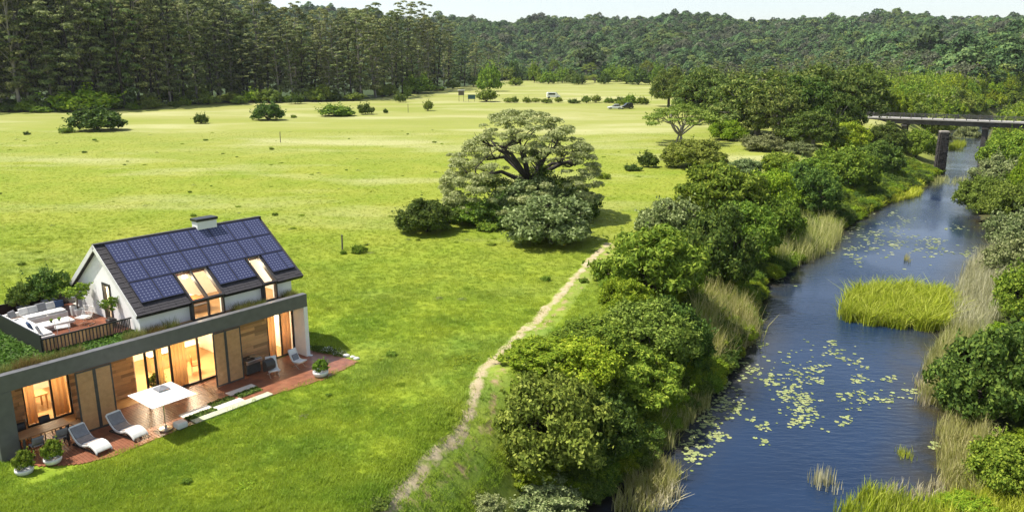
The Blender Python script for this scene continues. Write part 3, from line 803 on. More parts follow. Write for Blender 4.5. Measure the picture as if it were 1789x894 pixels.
plant_px('shrub', PR['bushC'], 'deep green shrub close under the middle of the spreading tree', 'bush', 885, 392, 110, 62, 4.2)
plant_px('low_plant', PR['small'], 'low bright weeds between the round bush and the spreading tree', 'weeds', 855, 402, 46, 16, .7)

# --- trees and bushes on the left river bank, near to far
bank = [ # proto, label, px, py, w, h, rz, cat
 ('bushD', 'olive-green rounded bush beside the path in the lower middle', 962, 800, 205, 170, .3, 'bush'),
 ('bushC', 'dark bush at the water edge below the olive bush', 1040, 800, 150, 130, 1.3, 'bush'),
 ('feather', 'small bright lime shrub in front of the olive bush', 925, 836, 85, 44, .1, 'bush'),
 ('pale', 'pale flowering shrub at the bottom edge, right of the path', 945, 893, 150, 55, .8, 'bush'),
 ('pale', 'grey-pink dry shrub at the bottom edge by the path', 848, 893, 70, 40, 2.1, 'bush'),
 ('bushB', 'bright green low bush on the bank above the olive bush', 1010, 670, 150, 92, .9, 'bush'),
 ('feather', 'fine-leaved yellow-green shrub between the path and the bank bushes', 938, 632, 120, 44, 2.2, 'bush'),
 ('featherdark', 'bushy mid-green shrub above the dark gap in the bank', 1105, 700, 150, 110, 2.8, 'bush'),
 ('bushD', 'large olive bush with pale top, middle of the bank row', 1125, 630, 170, 122, 4.0, 'bush'),
 ('bushC', 'dark bush in the shade over the tall reeds', 1175, 640, 120, 130, 5.0, 'bush'),
 ('bushA', 'leafy green bush on the meadow side of the large olive bush', 1035, 612, 130, 70, 3.3, 'bush'),
 ('featherdark', 'tall bright green tree on the bank right of the path end', 1135, 515, 175, 135, .5, 'tree'),
 ('bushB', 'rounded light green bush at the foot of the tall bright tree', 1092, 540, 95, 62, 1.9, 'bush'),
 ('silver', 'silver-white leaved tree above the tall bright tree', 1170, 432, 112, 92, .9, 'tree'),
 ('bushC', 'very dark tree leaning over the water at the pad raft', 1245, 500, 135, 150, 2.7, 'tree'),
 ('featherdark', 'dense green tree left of the tall tan reeds', 1290, 455, 130, 110, 1.7, 'tree'),
 ('featherdark', 'bright crowned tree, highest of the middle bank row', 1258, 385, 145, 108, 4.4, 'tree'),
 ('bushA', 'green bush between the bright crowned tree and the reeds', 1345, 425, 105, 88, .2, 'bush'),
 ('bushB', 'light green shrub on the upper bank beside the bright crowned tree', 1345, 365, 100, 72, 3.9, 'bush'),
 ('bushC', 'dark bush over the yellow reed strip', 1410, 375, 105, 92, 5.4, 'bush'),
 ('featherdark', 'broad green bush halfway between the tan reeds and the bridge', 1405, 335, 95, 62, .6, 'bush'),
 ('bushA', 'round bush left of the stone pier', 1470, 330, 110, 78, 2.5, 'bush'),
 ('bushC', 'dark bush close to the stone pier', 1530, 305, 85, 62, 1.1, 'bush'),
 ('bushB', 'bright bush below the left end of the bridge', 1478, 262, 78, 50, 1.5, 'bush'),
 ('bushC', 'dark bush under the left span of the bridge', 1545, 268, 70, 55, 3.5, 'bush'),
 ('bushA', 'green bush behind the stone pier under the bridge', 1600, 275, 60, 50, 4.5, 'bush'),
 ('bushD', 'olive bush at the foot of the open branched tree', 1212, 292, 110, 52, 3.0, 'bush'),
 ('silver', 'low grey shrub on the grassy slope above the river', 1300, 305, 56, 30, .4, 'bush'),
 ('bushB', 'vivid green bush at the edge of the dark grove', 1272, 245, 66, 36, 2.2, 'bush'),
 ('bushA', 'green bush on the slope below the dark grove', 1360, 300, 66, 36, 3.8, 'bush'),
 ('pale', 'dry mauve shrub along the grove edge on the slope', 1335, 262, 74, 30, 2.4, 'bush'),
 ('pale', 'dry shrub at the right end of the grove edge', 1395, 268, 58, 22, .9, 'bush'),
 ('smalldark', 'small leaning dark shrub in the meadow near the bank', 1133, 292, 34, 30, 1.0, 'bush'),
 ('smalldark', 'low dark tuft at the shadow side of the meadow slope', 1105, 298, 30, 14, .1, 'bush'),
 ('small', 'small weedy shrub between the spreading tree and the bank', 1055, 312, 24, 12, 2.0, 'bush'),
]
for pk, lab, px, py, w, h, rz, cat in bank:
    plant_px('bank_tree' if cat == 'tree' else 'shrub', PR[pk], lab, cat, px, py, w, h, rz)
grove = [
 ('acacia', 'open branched tree with pale stems standing in front of the grove', 1188, 250, 125, 72, .3),
 ('bigbright', 'bright green tree at the left edge of the grove', 1168, 186, 64, 66, .8),
 ('bigbright', 'fresh green tree behind the open branched tree', 1228, 208, 104, 88, 2.0),
 ('bigsilver', 'tall grey-green tree with white trunks in the grove', 1322, 238, 150, 112, 1.1),
 ('bigdark', 'dark tree filling the middle of the grove', 1385, 238, 130, 104, 3.3),
 ('bigbright', 'broad spreading tree with sunlit flat layers over the bridge end', 1440, 228, 165, 112, 4.1),
 ('bigdark', 'dark tree behind the left end of the bridge', 1500, 200, 100, 86, 5.0),
 ('bigdark', 'dark tree deep in the grove behind the vivid green bush', 1285, 232, 96, 84, 4.4),
 ('bigsilver', 'shaded tree in the grove above the mauve dry shrub', 1350, 246, 100, 92, .2),
 ('bigdark', 'dark tree at the lower right of the grove, left of the bridge', 1462, 246, 84, 84, 1.9),
 ('bigdark', 'dark tree low in the grove above the dry shrubs', 1420, 258, 96, 66, .6),
 ('bigsilver', 'grey-green tree at the back of the grove', 1290, 196, 90, 68, 2.9),
]
for pk, lab, px, py, w, h, rz in grove:
    plant_px('grove_tree', PR[pk], lab, 'tree', px, py, w, h, rz, group='trees of the riverside grove')

# --- right bank
for pk, lab, px, py, w, h, rz in [
 ('bushC', 'large dark glossy bush on the right bank', 1735, 735, 190, 185, .2),
 ('bushA', 'leafy bright bush at the lower right corner', 1762, 860, 130, 110, 1.7),
 ('bushC', 'dark bush behind the large glossy bush at the right edge', 1800, 690, 140, 150, 3.0),
 ('bushA', 'green bush above the large glossy bush at the right edge', 1790, 560, 110, 105, 4.0),
 ('bushB', 'light green bush at the lower right corner, below the leafy bright bush', 1700, 905, 110, 50, 2.7),
 ('pale', 'pale dry shrub at the right edge halfway up', 1775, 490, 100, 85, 1.2),
 ('pale', 'bleached grassy shrub above the tan reeds on the right bank', 1775, 440, 96, 80, 2.4),
 ('bushD', 'olive bush over the water on the right, below the bridge', 1712, 370, 80, 66, .8),
 ('bushA', 'green bush under the right end of the bridge', 1762, 300, 90, 72, 2.9),
 ('bushD', 'olive bush on the right bank between the water and the pale shrubs', 1757, 385, 90, 72, 5.1),
 ('pale', 'pale shrub at the right bank near the bridge', 1740, 330, 80, 62, 4.6),
 ('bushB', 'light green bush at the right edge under the bridge end', 1800, 345, 80, 80, .4),
 ('pale', 'feathery pale shrub left of the right bridge pier', 1690, 250, 40, 34, .4),
 ('bushC', 'dark shrub by the right bridge pier', 1752, 268, 52, 36, .9),
 ('bushA', 'bush beneath the bridge at the far river bend', 1650, 232, 46, 30, .9),
]: plant_px('shrub', PR[pk], lab, 'bush', px, py, w, h, rz)

# --- bushes scattered over the meadow
for pk, lab, px, py, w, h, rz in [
 ('farbushdark', 'big dark bush standing alone at the left of the meadow', 170, 228, 84, 42, .1),
 ('small', 'low light weed clump left of the big dark bush', 116, 233, 24, 11, .6),
 ('smalldark', 'tiny dark tuft at the far left of the meadow', 47, 236, 11, 7, .6),
 ('farbushdark', 'small round dark bush between the big dark bush and the middle row', 352, 216, 24, 18, 1.6),
 ('smalldark', 'small bush close to the forest edge on the left', 308, 189, 10, 11, 1.1),
 ('farbushdark', 'dense dark bush, left of the row of meadow bushes', 469, 210, 52, 32, 2.2),
 ('farbush', 'wide sprawling green bush in the row of meadow bushes', 586, 203, 58, 22, 3.0),
 ('smalldark', 'small upright bush right of the wide sprawling bush', 639, 200, 27, 21, .3),
 ('farolive', 'airy bush right of the forest edge posts', 748, 194, 18, 18, 1.2),
 ('smalldark', 'twin dark bush at the forest foot', 700, 179, 22, 17, 2.0),
 ('farolive', 'leafy sapling beside the dark bush at the forest foot', 712, 172, 16, 22, 2.0),
 ('smalldark', 'dark bush under the gum trees above the dense dark bush', 516, 182, 28, 20, 4.0),
 ('small', 'low tuft between the dense and the wide sprawling bush', 513, 206, 10, 6, 1.0),
 ('smalldark', 'small tuft left of the fence post among the bushes', 674, 198, 8, 9, 1.0),
 ('farolive', 'yellowish bush beside the teal board', 850, 178, 38, 22, .9),
 ('smalldark', 'little round bush left of the meadow hedge', 900, 180, 11, 12, .4),
 ('small', 'straggly weeds beside the lone post right of the house', 627, 442, 26, 18, .8),
 ('small', 'weed clump at the foot of the lone post right of the house', 600, 444, 12, 9, 2.8),
 ('smalldark', 'dark green weed patch in the grass left of the path foot', 660, 884, 46, 22, 1.5),
 ('weed', 'leafy weeds in the grass below the deck loungers', 430, 850, 70, 18, 2.3),
 ('weed', 'small weed patch in the grass at the lower left', 232, 868, 42, 16, 3.3),
 ('weed', 'weed patch with pale leaves in the grass beside the path bend', 690, 722, 60, 14, 4.4),
 ('weed', 'weed patch in the grass right of the deck', 808, 630, 62, 12, .2),
 ('weed', 'small weed rosette in the grass below the paving strips', 497, 728, 18, 9, 1.1),
]: plant_px('weed_patch' if pk == 'weed' else 'meadow_bush', PR[pk], lab, 'weeds' if pk == 'weed' else 'bush', px, py, w, h, rz, flat=.12 if pk == 'weed' else .35)
rg = random.Random(8)
ORD = ['first', 'second', 'third', 'fourth', 'fifth', 'sixth', 'seventh', 'eighth', 'ninth', 'tenth', 'eleventh']; hk_ = 0
for i in range(11):
    px = 893 + i*21 + rg.uniform(-6, 6)
    if 955 < px < 972: continue
    plant_px('hedge_bush', PR[rg.choice(['farbush', 'farolive', 'smalldark'])], ORD[hk_] + ' bush from the left in the broken hedge across the far meadow', 'bush', px, 180+rg.uniform(-1, 1), rg.uniform(14, 26), rg.uniform(8, 14), rg.uniform(0, 6), group='bushes of the broken hedge across the far meadow'); hk_ += 1
for px, h in ((1100, 18), (1122, 14), (1086, 9)):
    plant_px('hedge_bush', PR['farbush'], 'hedge bush right behind the two parked cars', 'bush', px, 183, 22, h, px, group='hedge bushes behind the parked cars')
for i in range(26):
    px = 884 + i*10.5 + rg.uniform(-4, 4); py = rg.uniform(139, 150)
    plant_px('field_end_tree', PR[rg.choice(['farolive', 'farbush', 'farbush', 'farbushdark', 'acacia'])], 'tree in the loose row at the far end of the field', 'tree', px, py, rg.uniform(18, 44), rg.uniform(14, 36), rg.uniform(0, 6), group='trees at the far end of the field')

# --- gum forest along the left side of the field
FRONT = [(-60, 197), (0, 195), (60, 195), (230, 190), (390, 179), (530, 178), (640, 174), (690, 166), (750, 159), (820, 150), (880, 142)]
fx, fy = [p[0] for p in FRONT], [p[1] for p in FRONT]
TOPX, TOPY = [-60, 0, 180, 330, 420, 470, 560, 690, 760, 800, 840, 885], [-30, -25, -25, -22, 8, 10, 26, 16, 18, 60, 66, 78]
def gum(px, py, back, group, label, hk=1.0):
    g = ground(px, py)
    dirn = Vector((g.x, g.y, 0)).normalized()
    p = Vector((g.x, g.y, 0)) + dirn*back; p.z = gz(p.x, p.y)
    d = depth(p); ty = np.interp(px, TOPX, TOPY)
    top = (HOR - ty)/F_PX*math.hypot(p.x, p.y) + CAM_H
    h = max(14, (top - p.z)*hk)
    pr = GUM[rg.randrange(len(GUM))]
    plant('gum_tree', pr, label, 'tree', p, pr['w']*rg.uniform(.7, 1.1)*max(.75, h/36), h, rg.uniform(0, 6.28), group)
x = -40.0
while x < 884:
    py = np.interp(x, fx, fy)
    gum(x, py, rg.uniform(0, 6), 'gum trees along the meadow edge', 'tall gum tree in the front row of the forest edge', rg.uniform(.55, 1.0)); x += rg.uniform(13, 27)
x = -50.0
while x < 862:
    gum(x, np.interp(x, fx, fy), rg.uniform(9, 20), 'gum trees of the forest second row', 'gum tree rising behind the front row of the forest', rg.uniform(.8, 1.1)); x += rg.uniform(17, 30)
x = -50.0
while x < 800:
    gum(x, np.interp(x, fx, fy), rg.uniform(26, 44), 'gum trees deep in the forest', 'gum tree deep in the forest showing only its top', rg.uniform(.9, 1.06)); x += rg.uniform(22, 36)
for px, py, w, h, pk, lab in [(150, 193, 100, 40, 'farbright', 'bright broad tree at the forest foot above the big dark bush'), (215, 186, 50, 36, 'farbush', 'light shrub beside the bright broad tree at the forest foot'), (310, 180, 60, 34, 'farbush', 'sunlit shrub behind the power pole'),
    (345, 180, 50, 30, 'farolive', 'yellow-green shrub right of the power pole'), (30, 193, 60, 20, 'farbushdark', 'dark shrub at the forest foot on the far left'), (110, 192, 50, 22, 'farbush', 'shrub at the forest foot left of the bright broad tree'),
    (470, 180, 44, 24, 'farolive', 'olive shrub at the forest foot above the dense meadow bush'), (560, 178, 40, 30, 'farolive', 'brownish shrub at the forest foot near the middle'), (730, 163, 60, 32, 'farbush', 'green shrub at the forest foot right of the middle'), (855, 160, 40, 46, 'farbush', 'green tree at the right tip of the forest'), (420, 182, 30, 16, 'farbush', 'low shrub at the forest foot below leaning pale trunks'), (262, 186, 40, 22, 'farolive', 'shrub left of the power pole at the forest foot')]:
    plant_px('forest_shrub', PR[pk], lab, 'tree' if h > 40 else 'bush', px, py, w, h, px)
for i in range(24):
    px = 8 + i*36 + rg.uniform(-12, 12); py = float(np.interp(px, fx, fy)) + rg.uniform(.5, 2.5)
    plant_px('forest_shrub', PR[rg.choice(['farbush', 'farolive', 'farbushdark', 'farbright'])], 'low shrub in the fringe at the foot of the gum forest', 'bush', px, py, rg.uniform(20, 46), rg.uniform(10, 24), rg.uniform(0, 6), group='shrubs of the fringe at the foot of the gum forest')
# mid-distance grey gum trees behind the grove
for i in range(26):
    px = 1215 + i*13.5 + rg.uniform(-5, 5); yy = rg.uniform(300, 420); a = (px-894.5)/F_PX
    p = Vector((a*yy, yy, 0)); p.z = gz(p.x, p.y); pr = GUM[rg.randrange(len(GUM))]
    h = (HOR - (rg.uniform(88, 112) if px > 1400 else rg.uniform(95, 125)))/F_PX*yy + CAM_H - p.z
    if h > 6: plant('gum_tree', pr, 'grey gum tree rising behind the riverside grove', 'tree', p, pr['w']*.8*max(.5, h/36), h, rg.uniform(0, 6), 'gum trees behind the riverside grove')

# ------------------------------------------------------------------ scattered masses (instanced)
def scatter(name, pts, scl, rot, idx, protos, label=None, cat=None, tilt=None, kind='stuff'):
    """one object: a copy of one of the protos on every point"""
    me = bpy.data.meshes.new(name); n = len(pts)
    me.vertices.add(n); me.vertices.foreach_set('co', np.asarray(pts, np.float32).ravel())
    def attr(nm, t, v):
        me.attributes.new(nm, t, 'POINT').data.foreach_set('vector' if t == 'FLOAT_VECTOR' else 'value', np.ascontiguousarray(v).ravel())
    attr('scl', 'FLOAT_VECTOR', np.asarray(scl, np.float32)); attr('pick', 'INT', np.asarray(idx, np.int32))
    r3 = np.zeros((n, 3), np.float32); r3[:, 2] = rot
    if tilt is not None: r3[:, :2] = tilt
    attr('rot', 'FLOAT_VECTOR', r3)
    o = link(bpy.data.objects.new(name, me))
    col = bpy.data.collections.new(name + '_kinds')
    for i, p in enumerate(protos):
        col.objects.link(bpy.data.objects.new('%s_kind_%02d' % (name, i), p))
    ng = bpy.data.node_groups.new(name, 'GeometryNodeTree')
    ng.interface.new_socket('Geometry', in_out='INPUT', socket_type='NodeSocketGeometry')
    ng.interface.new_socket('Geometry', in_out='OUTPUT', socket_type='NodeSocketGeometry')
    N, L = ng.nodes, ng.links
    gi, gout = N.new('NodeGroupInput'), N.new('NodeGroupOutput')
    ci = N.new('GeometryNodeCollectionInfo'); ci.inputs['Collection'].default_value = col
    ci.inputs['Separate Children'].default_value = True; ci.inputs['Reset Children'].default_value = True
    ip = N.new('GeometryNodeInstanceOnPoints'); ip.inputs['Pick Instance'].default_value = True
    def na(nm, t):
        a = N.new('GeometryNodeInputNamedAttribute'); a.data_type = t; a.inputs['Name'].default_value = nm; return a.outputs['Attribute']
    L.new(gi.outputs[0], ip.inputs['Points']); L.new(ci.outputs[0], ip.inputs['Instance'])
    L.new(na('pick', 'INT'), ip.inputs['Instance Index'])
    er = N.new('FunctionNodeEulerToRotation'); L.new(na('rot', 'FLOAT_VECTOR'), er.inputs[0]); L.new(er.outputs[0], ip.inputs['Rotation'])
    L.new(na('scl', 'FLOAT_VECTOR'), ip.inputs['Scale'])
    L.new(ip.outputs[0], gout.inputs[0])
    md = o.modifiers.new('scatter', 'NODES'); md.node_group = ng
    return tag(o, label=label, cat=cat, kind=kind)

# --- wooded hills: thousands of crowns
def crown_kind(seed, lm, n=420, leaf=.85, flat=.8):
    rng = np.random.default_rng(seed); lobes = []
    for i in range(9):
        a = i*2.4; t = math.sqrt((i+.3)/9); r = rng.uniform(1.2, 2.2)
        lobes.append(((3.0*t*math.cos(a), 3.0*t*math.sin(a), 4.6 + 2.6*(1-t*t) + rng.uniform(-.6, .6)), (r, r, r*flat)))
    p, d = lobe_leaves(rng, lobes, n, .45, .5, .7)
    q = leaf_quads(rng, p, d, leaf*1.25, leaf)
    skirt, dd = lobe_leaves(rng, [((0, 0, 3.4), (3.0, 3.0, 2.6))], int(n*.35), .3, -.1, .8)
    return quads_mesh('crown', np.concatenate([q, leaf_quads(rng, skirt, dd, leaf*1.5, leaf*1.2)]), lm)
lf_hgrey = leaf_mat('leaf_far_grey', [(.07, .085, .045), (.12, .135, .07), (.18, .19, .11)], trans=.15, vary=.3)
kinds = [crown_kind(41, lf_far), crown_kind(42, lf_far), crown_kind(43, lf_far2, 420, .85, .6), crown_kind(44, lf_hgrey, 320, .8, 1.1), crown_kind(45, lf_far, 420, .8, .7), crown_kind(46, lf_far2, 420, .8)]
rng = np.random.default_rng(9)
n = 120000
yy = 250*np.exp(rng.random(n)*math.log(1550/250)); az = rng.uniform(-.80, .78, n)
xx = yy*az; zz = height(xx, yy)
zf = np.interp(yy, [0, 240, 700], [0, 3, 5])
keep = (zz > zf + 3.5) & (rng.random(n) < np.clip((yy/700)**1.0, .22, 1))
keep |= (yy > 600) & (zz > zf-2) & (rng.random(n) < .8)
# nearer hill on the right is thickly covered too
xx, yy, zz = xx[keep], yy[keep], zz[keep]
n = len(xx)
big = 1 + .35*wob(xx, yy, 60, 2, 6)
s = np.exp(rng.normal(-.15, .32, n))*big*np.interp(yy, [250, 500, 1400], [.62, .75, .95])
tone = wob(xx, yy, 120, 7, 8) + rng.normal(size=n)*.35
idx = np.where(tone > .42, rng.choice([2, 5], n), np.where(tone < -.5, 3, rng.choice([0, 1, 4, 0], n)))
scatter('wooded_hills', np.stack([xx, yy, zz-1.6*s], 1), np.stack([s*1.1, s*1.1, s*rng.uniform(.8, 1.3, n)], 1), rng.uniform(0, 6.28, n), idx, kinds, 'dense wood covering the hills across the valley', 'woodland')
# skyline trees that stand out
for i in range(34):
    px = 470 + i*39 + rg.uniform(-16, 16); r_ = rg.uniform(1330, 1420); a = (px-894.5)/F_PX
    y_ = r_/math.hypot(1, a); p = Vector((a*y_, y_, 0)); p.z = gz(p.x, p.y)
    pr = PR['acacia']
    plant('skyline_tree', pr, 'small tree standing up on the far skyline', 'tree', p, rg.uniform(7, 14), rg.uniform(7, 10), rg.uniform(0, 6), 'trees on the skyline')
# nearer wooded slope right of and behind the bridge
rng = np.random.default_rng(19); n = 6800
yy = rng.uniform(215, 560, n); az = rng.uniform(.33, .84, n); xx = yy*az
dr = pdist(xx, yy, SR); dl = pdist(xx, yy, SL); ins = inside(xx, yy, POLY)
keep = (~ins) & (np.minimum(dl, dr) > 4) & ((dr < dl) | (yy > 215)) & (rng.random(n) < np.clip((yy/420)**1.0, .4, 1))
xx, yy = xx[keep], yy[keep]; n = len(xx); zz = height(xx, yy)
mk = [PR[k]['crown'] for k in ('farbush', 'farbright', 'farolive')] + [quads_mesh('crown', leaf_quads(rng, *lobe_leaves(rng, blob_lobes(51, 3, 3, 4.2, 22, 1.1, irr=.45), 2600, .5, .3, .5, .2), .6, .34), lf_pale)]
tone = wob(xx, yy, 60, 4, 6) + rng.normal(size=n)*.3
idx = np.where(tone > .38, 2, np.where(tone < -.75, 3, rng.choice([0, 0, 1], n)))
s = rng.uniform(.55, 1.25, n)
scatter('wooded_slope', np.stack([xx, yy, zz-.5], 1), np.stack([s, s, s*rng.uniform(.8, 1.5, n)], 1), rng.uniform(0, 6.28, n), idx, mk, 'bright shrubby wood on the slope behind the bridge', 'woodland')
# scrub on the right bank in front of the bridge
rng = np.random.default_rng(29); n = 900
yy = rng.uniform(30, 235, n); dd_ = rng.uniform(3.5, 40, n); xx = np.interp(yy, SR[:, 1], SR[:, 0]) + dd_*1.15
keep = (xx < yy*.80) & (rng.random(n) < .55+.002*yy); xx, yy = xx[keep], yy[keep]; n = len(xx); zz = height(xx, yy)
mk = [PR[k]['crown'] for k in ('bushA', 'bushD', 'pale', 'bushB')]
s = rng.uniform(.35, .75, n)*np.interp(yy, [30, 90, 230], [.55, .8, 1.2])
scatter('bank_scrub', np.stack([xx, yy, zz-.2], 1), np.stack([s, s, s*rng.uniform(.8, 1.2, n)], 1), rng.uniform(0, 6.28, n), rng.choice([0, 1, 2, 3, 3], n), mk, 'tangled scrub along the right river bank', 'scrub')
# low green undergrowth on the left bank
rng = np.random.default_rng(39); n = 2000
yy = rng.uniform(26, 150, n); dd_ = rng.uniform(.6, 1, n)
bw_ = np.interp(yy, [30, 45, 62, 100, 140], [6.5, 7, 11, 17, 20]); xx = np.interp(yy, SL[:, 1], SL[:, 0]) - bw_*dd_*.8*rng.uniform(.03, 1, n)
dp_ = pdist(xx, yy, np.array([(p.x, p.y) for p in path_pts])); k_ = (dp_ > 4.2) | (yy > 62); xx, yy = xx[k_], yy[k_]; n = len(xx)
zz = height(xx, yy); s = rng.uniform(.16, .46, n)*np.interp(yy, [26, 60, 150], [1, 1.2, 1.6])
mk = [PR[k]['crown'] for k in ('bushA', 'bushC', 'bushB')]
scatter('bank_undergrowth', np.stack([xx, yy, zz-.1], 1), np.stack([s, s, s*.8], 1), rng.uniform(0, 6.28, n), rng.choice([0, 1, 2], n), mk, 'low undergrowth beneath the left bank bushes', 'undergrowth')

# --- meadow grass
def grass_mat():
    m, nt, b, N, L = _nt('grass_blade')
    c, noise, rng_, mix, math2 = meadow_color(N, L)
    ge = N.new('ShaderNodeNewGeometry'); oi = N.new('ShaderNodeObjectInfo')
    hs = N.new('ShaderNodeHueSaturation'); mr = N.new('ShaderNodeMapRange'); mr.inputs[3].default_value = 1.05; mr.inputs[4].default_value = 1.75
    L.new(ge.outputs['Random Per Island'], mr.inputs[0]); L.new(mr.outputs[0], hs.inputs['Value']); L.new(c, hs.inputs['Color'])
    L.new(hs.outputs[0], b.inputs['Base Color']); b.inputs['Roughness'].default_value = .6; b.inputs['Specular IOR Level'].default_value = .25
    tr = N.new('ShaderNodeBsdfTranslucent'); L.new(hs.outputs[0], tr.inputs[0])
    mx = N.new('ShaderNodeMixShader'); mx.inputs[0].default_value = .4
    L.new(b.outputs[0], mx.inputs[1]); L.new(tr.outputs[0], mx.inputs[2]); L.new(mx.outputs[0], N['Material Output'].inputs[0])
    return m
gm = grass_mat()
def tuft(seed, nb, h, spread, w):
    rng = np.random.default_rng(seed)
    b = np.concatenate([rng.normal(size=(nb, 2))*spread, np.zeros((nb, 1))], 1)
    a = rng.uniform(0, 6.28, nb); hh = h*rng.uniform(.5, 1.25, nb); lean = hh*rng.uniform(.15, .8, nb)
    d = np.stack([np.cos(a), np.sin(a), np.zeros(nb)], 1); sd = np.stack([-np.sin(a), np.cos(a), np.zeros(nb)], 1)
    tip = b + d*lean[:, None] + np.array([0, 0, 1])*hh[:, None]*.8
    return np.stack([b - sd*w/2, b + sd*w/2, tip], 1)
tufts = [quads_mesh('tuft', tuft(60+i, 26, h, sp, .03), gm) for i, (h, sp) in enumerate([(.20, .14), (.26, .16), (.15, .18), (.34, .12)])]
rng = np.random.default_rng(70); n = 210000
yy = 20 + (rng.random(n)**1.9)*150; xx = yy*rng.uniform(-.80, .30, n)
zz = height(xx, yy)
dl = pdist(xx, yy, SL); ins = inside(xx, yy, POLY)
pa = np.array([(p.x, p.y) for p in path_pts]); dp = pdist(xx, yy, pa)
# side of the path: soil lies on its right
near_i = np.array([0])
keep = (~ins) & (dl > 2.5) & (dp > .24*rng.random(n)**.5)
pr_x = np.interp(yy, pa[:, 1], pa[:, 0]); onsoil = (xx > pr_x) & (xx < pr_x+1.6) & (yy < 66)
keep &= ~(onsoil & (rng.random(n) < .72))
HY = .8958; hc, hs_ = math.cos(HY), math.sin(HY)
lx = (xx+11.02)*hc + (yy-39.77)*hs_; ly = -(xx+11.02)*hs_ + (yy-39.77)*hc
keep &= ~((lx > -15.0) & (lx < .9) & (ly > -2.75) & (ly < 9.4))
xx, yy, zz = xx[keep], yy[keep], zz[keep]; n = len(xx)
s = rng.uniform(.55, 1.05, n)*(1 + .35*np.clip(wob(xx, yy, 5.5, 5, 16)*1.6, -.9, 1.4)*np.interp(yy, [40, 70], [1, 0]))*np.interp(yy, [20, 50, 80, 170], [.8, .85, .6, .5])
scatter('meadow_grass', np.stack([xx, yy, zz-.02], 1), np.stack([s*1.15, s*1.15, s*.9], 1), rng.uniform(0, 6.28, n), np.where(wob(xx, yy, 7.5, 8, 14) + rng.normal(size=n)*.18 > .42, rng.choice([1, 3], n), rng.choice([0, 0, 1, 1, 2, 3], n, p=[.2, .2, .2, .15, .22, .03])), tufts, 'short green grass of the meadow', 'grass')

# weeds and tussocks that roughen the meadow
rng = np.random.default_rng(71); n = 1500
yy = 22 + (rng.random(n)**1.3)*150; xx = yy*rng.uniform(-.78, .28, n)
lx = (xx+11.02)*hc + (yy-39.77)*hs_; ly = -(xx+11.02)*hs_ + (yy-39.77)*hc
patch = wob(xx, yy, 14, 3, 14) + rng.normal(size=n)*.25
keep = (pdist(xx, yy, SL) > 9) & (pdist(xx, yy, pa) > .7) & (patch > .32) & ~((lx > -15.6) & (lx < 1.8) & (ly > -3.6) & (ly < 9.8))
xx, yy = xx[keep], yy[keep]; n = len(xx); s = rng.uniform(.12, .36, n)*np.interp(yy, [22, 60, 170], [.7, .9, 1.0])
scatter('meadow_weeds', np.stack([xx, yy, height(xx, yy)], 1), np.stack([s, s, s*rng.uniform(.5, 1.0, n)], 1), rng.uniform(0, 6.28, n), rng.choice([0, 0, 1, 2], n), [PR['weed']['crown'], PR['small']['crown'], quads_mesh('tussock', leaf_quads(rng, *lobe_leaves(rng, blob_lobes(16, 1.1, 1.1, .7, 10, .4, irr=.5), 500, .5, .6, .3), .16, .07), lf_pale)], 'scattered weeds and tussocks in the meadow', 'weeds')
# --- reeds
def reed_bed(label, poly_px, z, n, h, lm, seed, w=.035, lean=.25, cat='reeds', dry=0.0):
    rng = np.random.default_rng(seed)
    poly = np.array([at_z(px, py, z)[:2] for px, py in poly_px])
    lo, hi = poly.min(0), poly.max(0)
    q = rng.uniform(lo, hi, (n*12, 2)); q = q[inside(q[:, 0], q[:, 1], poly)]
    # gather into tufts
    c = q[:max(3, n//9)]; q = c[rng.integers(0, len(c), n)] + rng.normal(size=(n, 2))*.16
    q = q + np.stack([wob(q[:, 0], q[:, 1], 1.9, seed % 8, 9), wob(q[:, 0], q[:, 1], 2.3, (seed+3) % 8, 9)], 1)*.45
    zz = np.maximum(height(q[:, 0], q[:, 1]), ZW-.2)
    hh = h*rng.uniform(.55, 1.2, n)*(1 + .5*wob(q[:, 0], q[:, 1], 2.2, (seed+5) % 9, 10)); a = rng.normal(.4, 1.6, n); ln = hh*lean*np.abs(rng.normal(size=n))
    d = np.stack([np.cos(a), np.sin(a), np.zeros(n)], 1)
    a2 = rng.uniform(0, PI, n); sd = np.stack([np.cos(a2), np.sin(a2), np.zeros(n)], 1)*w/2*rng.uniform(.6, 1.5, n)[:, None]
    b = np.concatenate([q, zz[:, None]], 1); up = np.array([0, 0, 1.])
    m1 = b + d*(ln*.3)[:, None] + up*(hh*.6)[:, None]; t = b + d*ln[:, None] + up*hh[:, None]
    quad = np.concatenate([np.stack([b-sd, b+sd, m1+sd*.8, m1-sd*.8], 1), np.stack([m1-sd*.8, m1+sd*.8, t+sd*.15, t-sd*.15], 1)], 0)
    o = link(bpy.data.objects.new('reed_bed', quads_mesh('reed_bed', quad, lm)))
    return tag(o, label=label, cat=cat, kind='stuff')
reed_bed('tan reeds standing in the water below the dark bank tree', [(1345, 455), (1385, 420), (1440, 405), (1470, 415), (1455, 440), (1400, 462), (1362, 478)], ZW, 4200, 2.3, lf_reed, 1)
reed_bed('tall yellow reeds along the left shore, middle of the river', [(1205, 640), (1215, 580), (1260, 550), (1310, 560), (1325, 590), (1280, 625), (1248, 665)], ZW, 3800, 2.1, lf_reed, 2)
reed_bed('bright green reed strip reaching from the left shore towards the stone pier', [(1425, 395), (1480, 360), (1540, 335), (1610, 325), (1612, 342), (1550, 358), (1475, 388)], ZW, 4600, 1.1, lf_reedgreen, 3, w=.09, lean=.6)
reed_bed('small reed tuft and floating plants in the shade of the dark bank tree', [(1265, 525), (1295, 500), (1335, 500), (1320, 525), (1290, 545)], ZW, 700, .9, lf_reedgreen, 4)
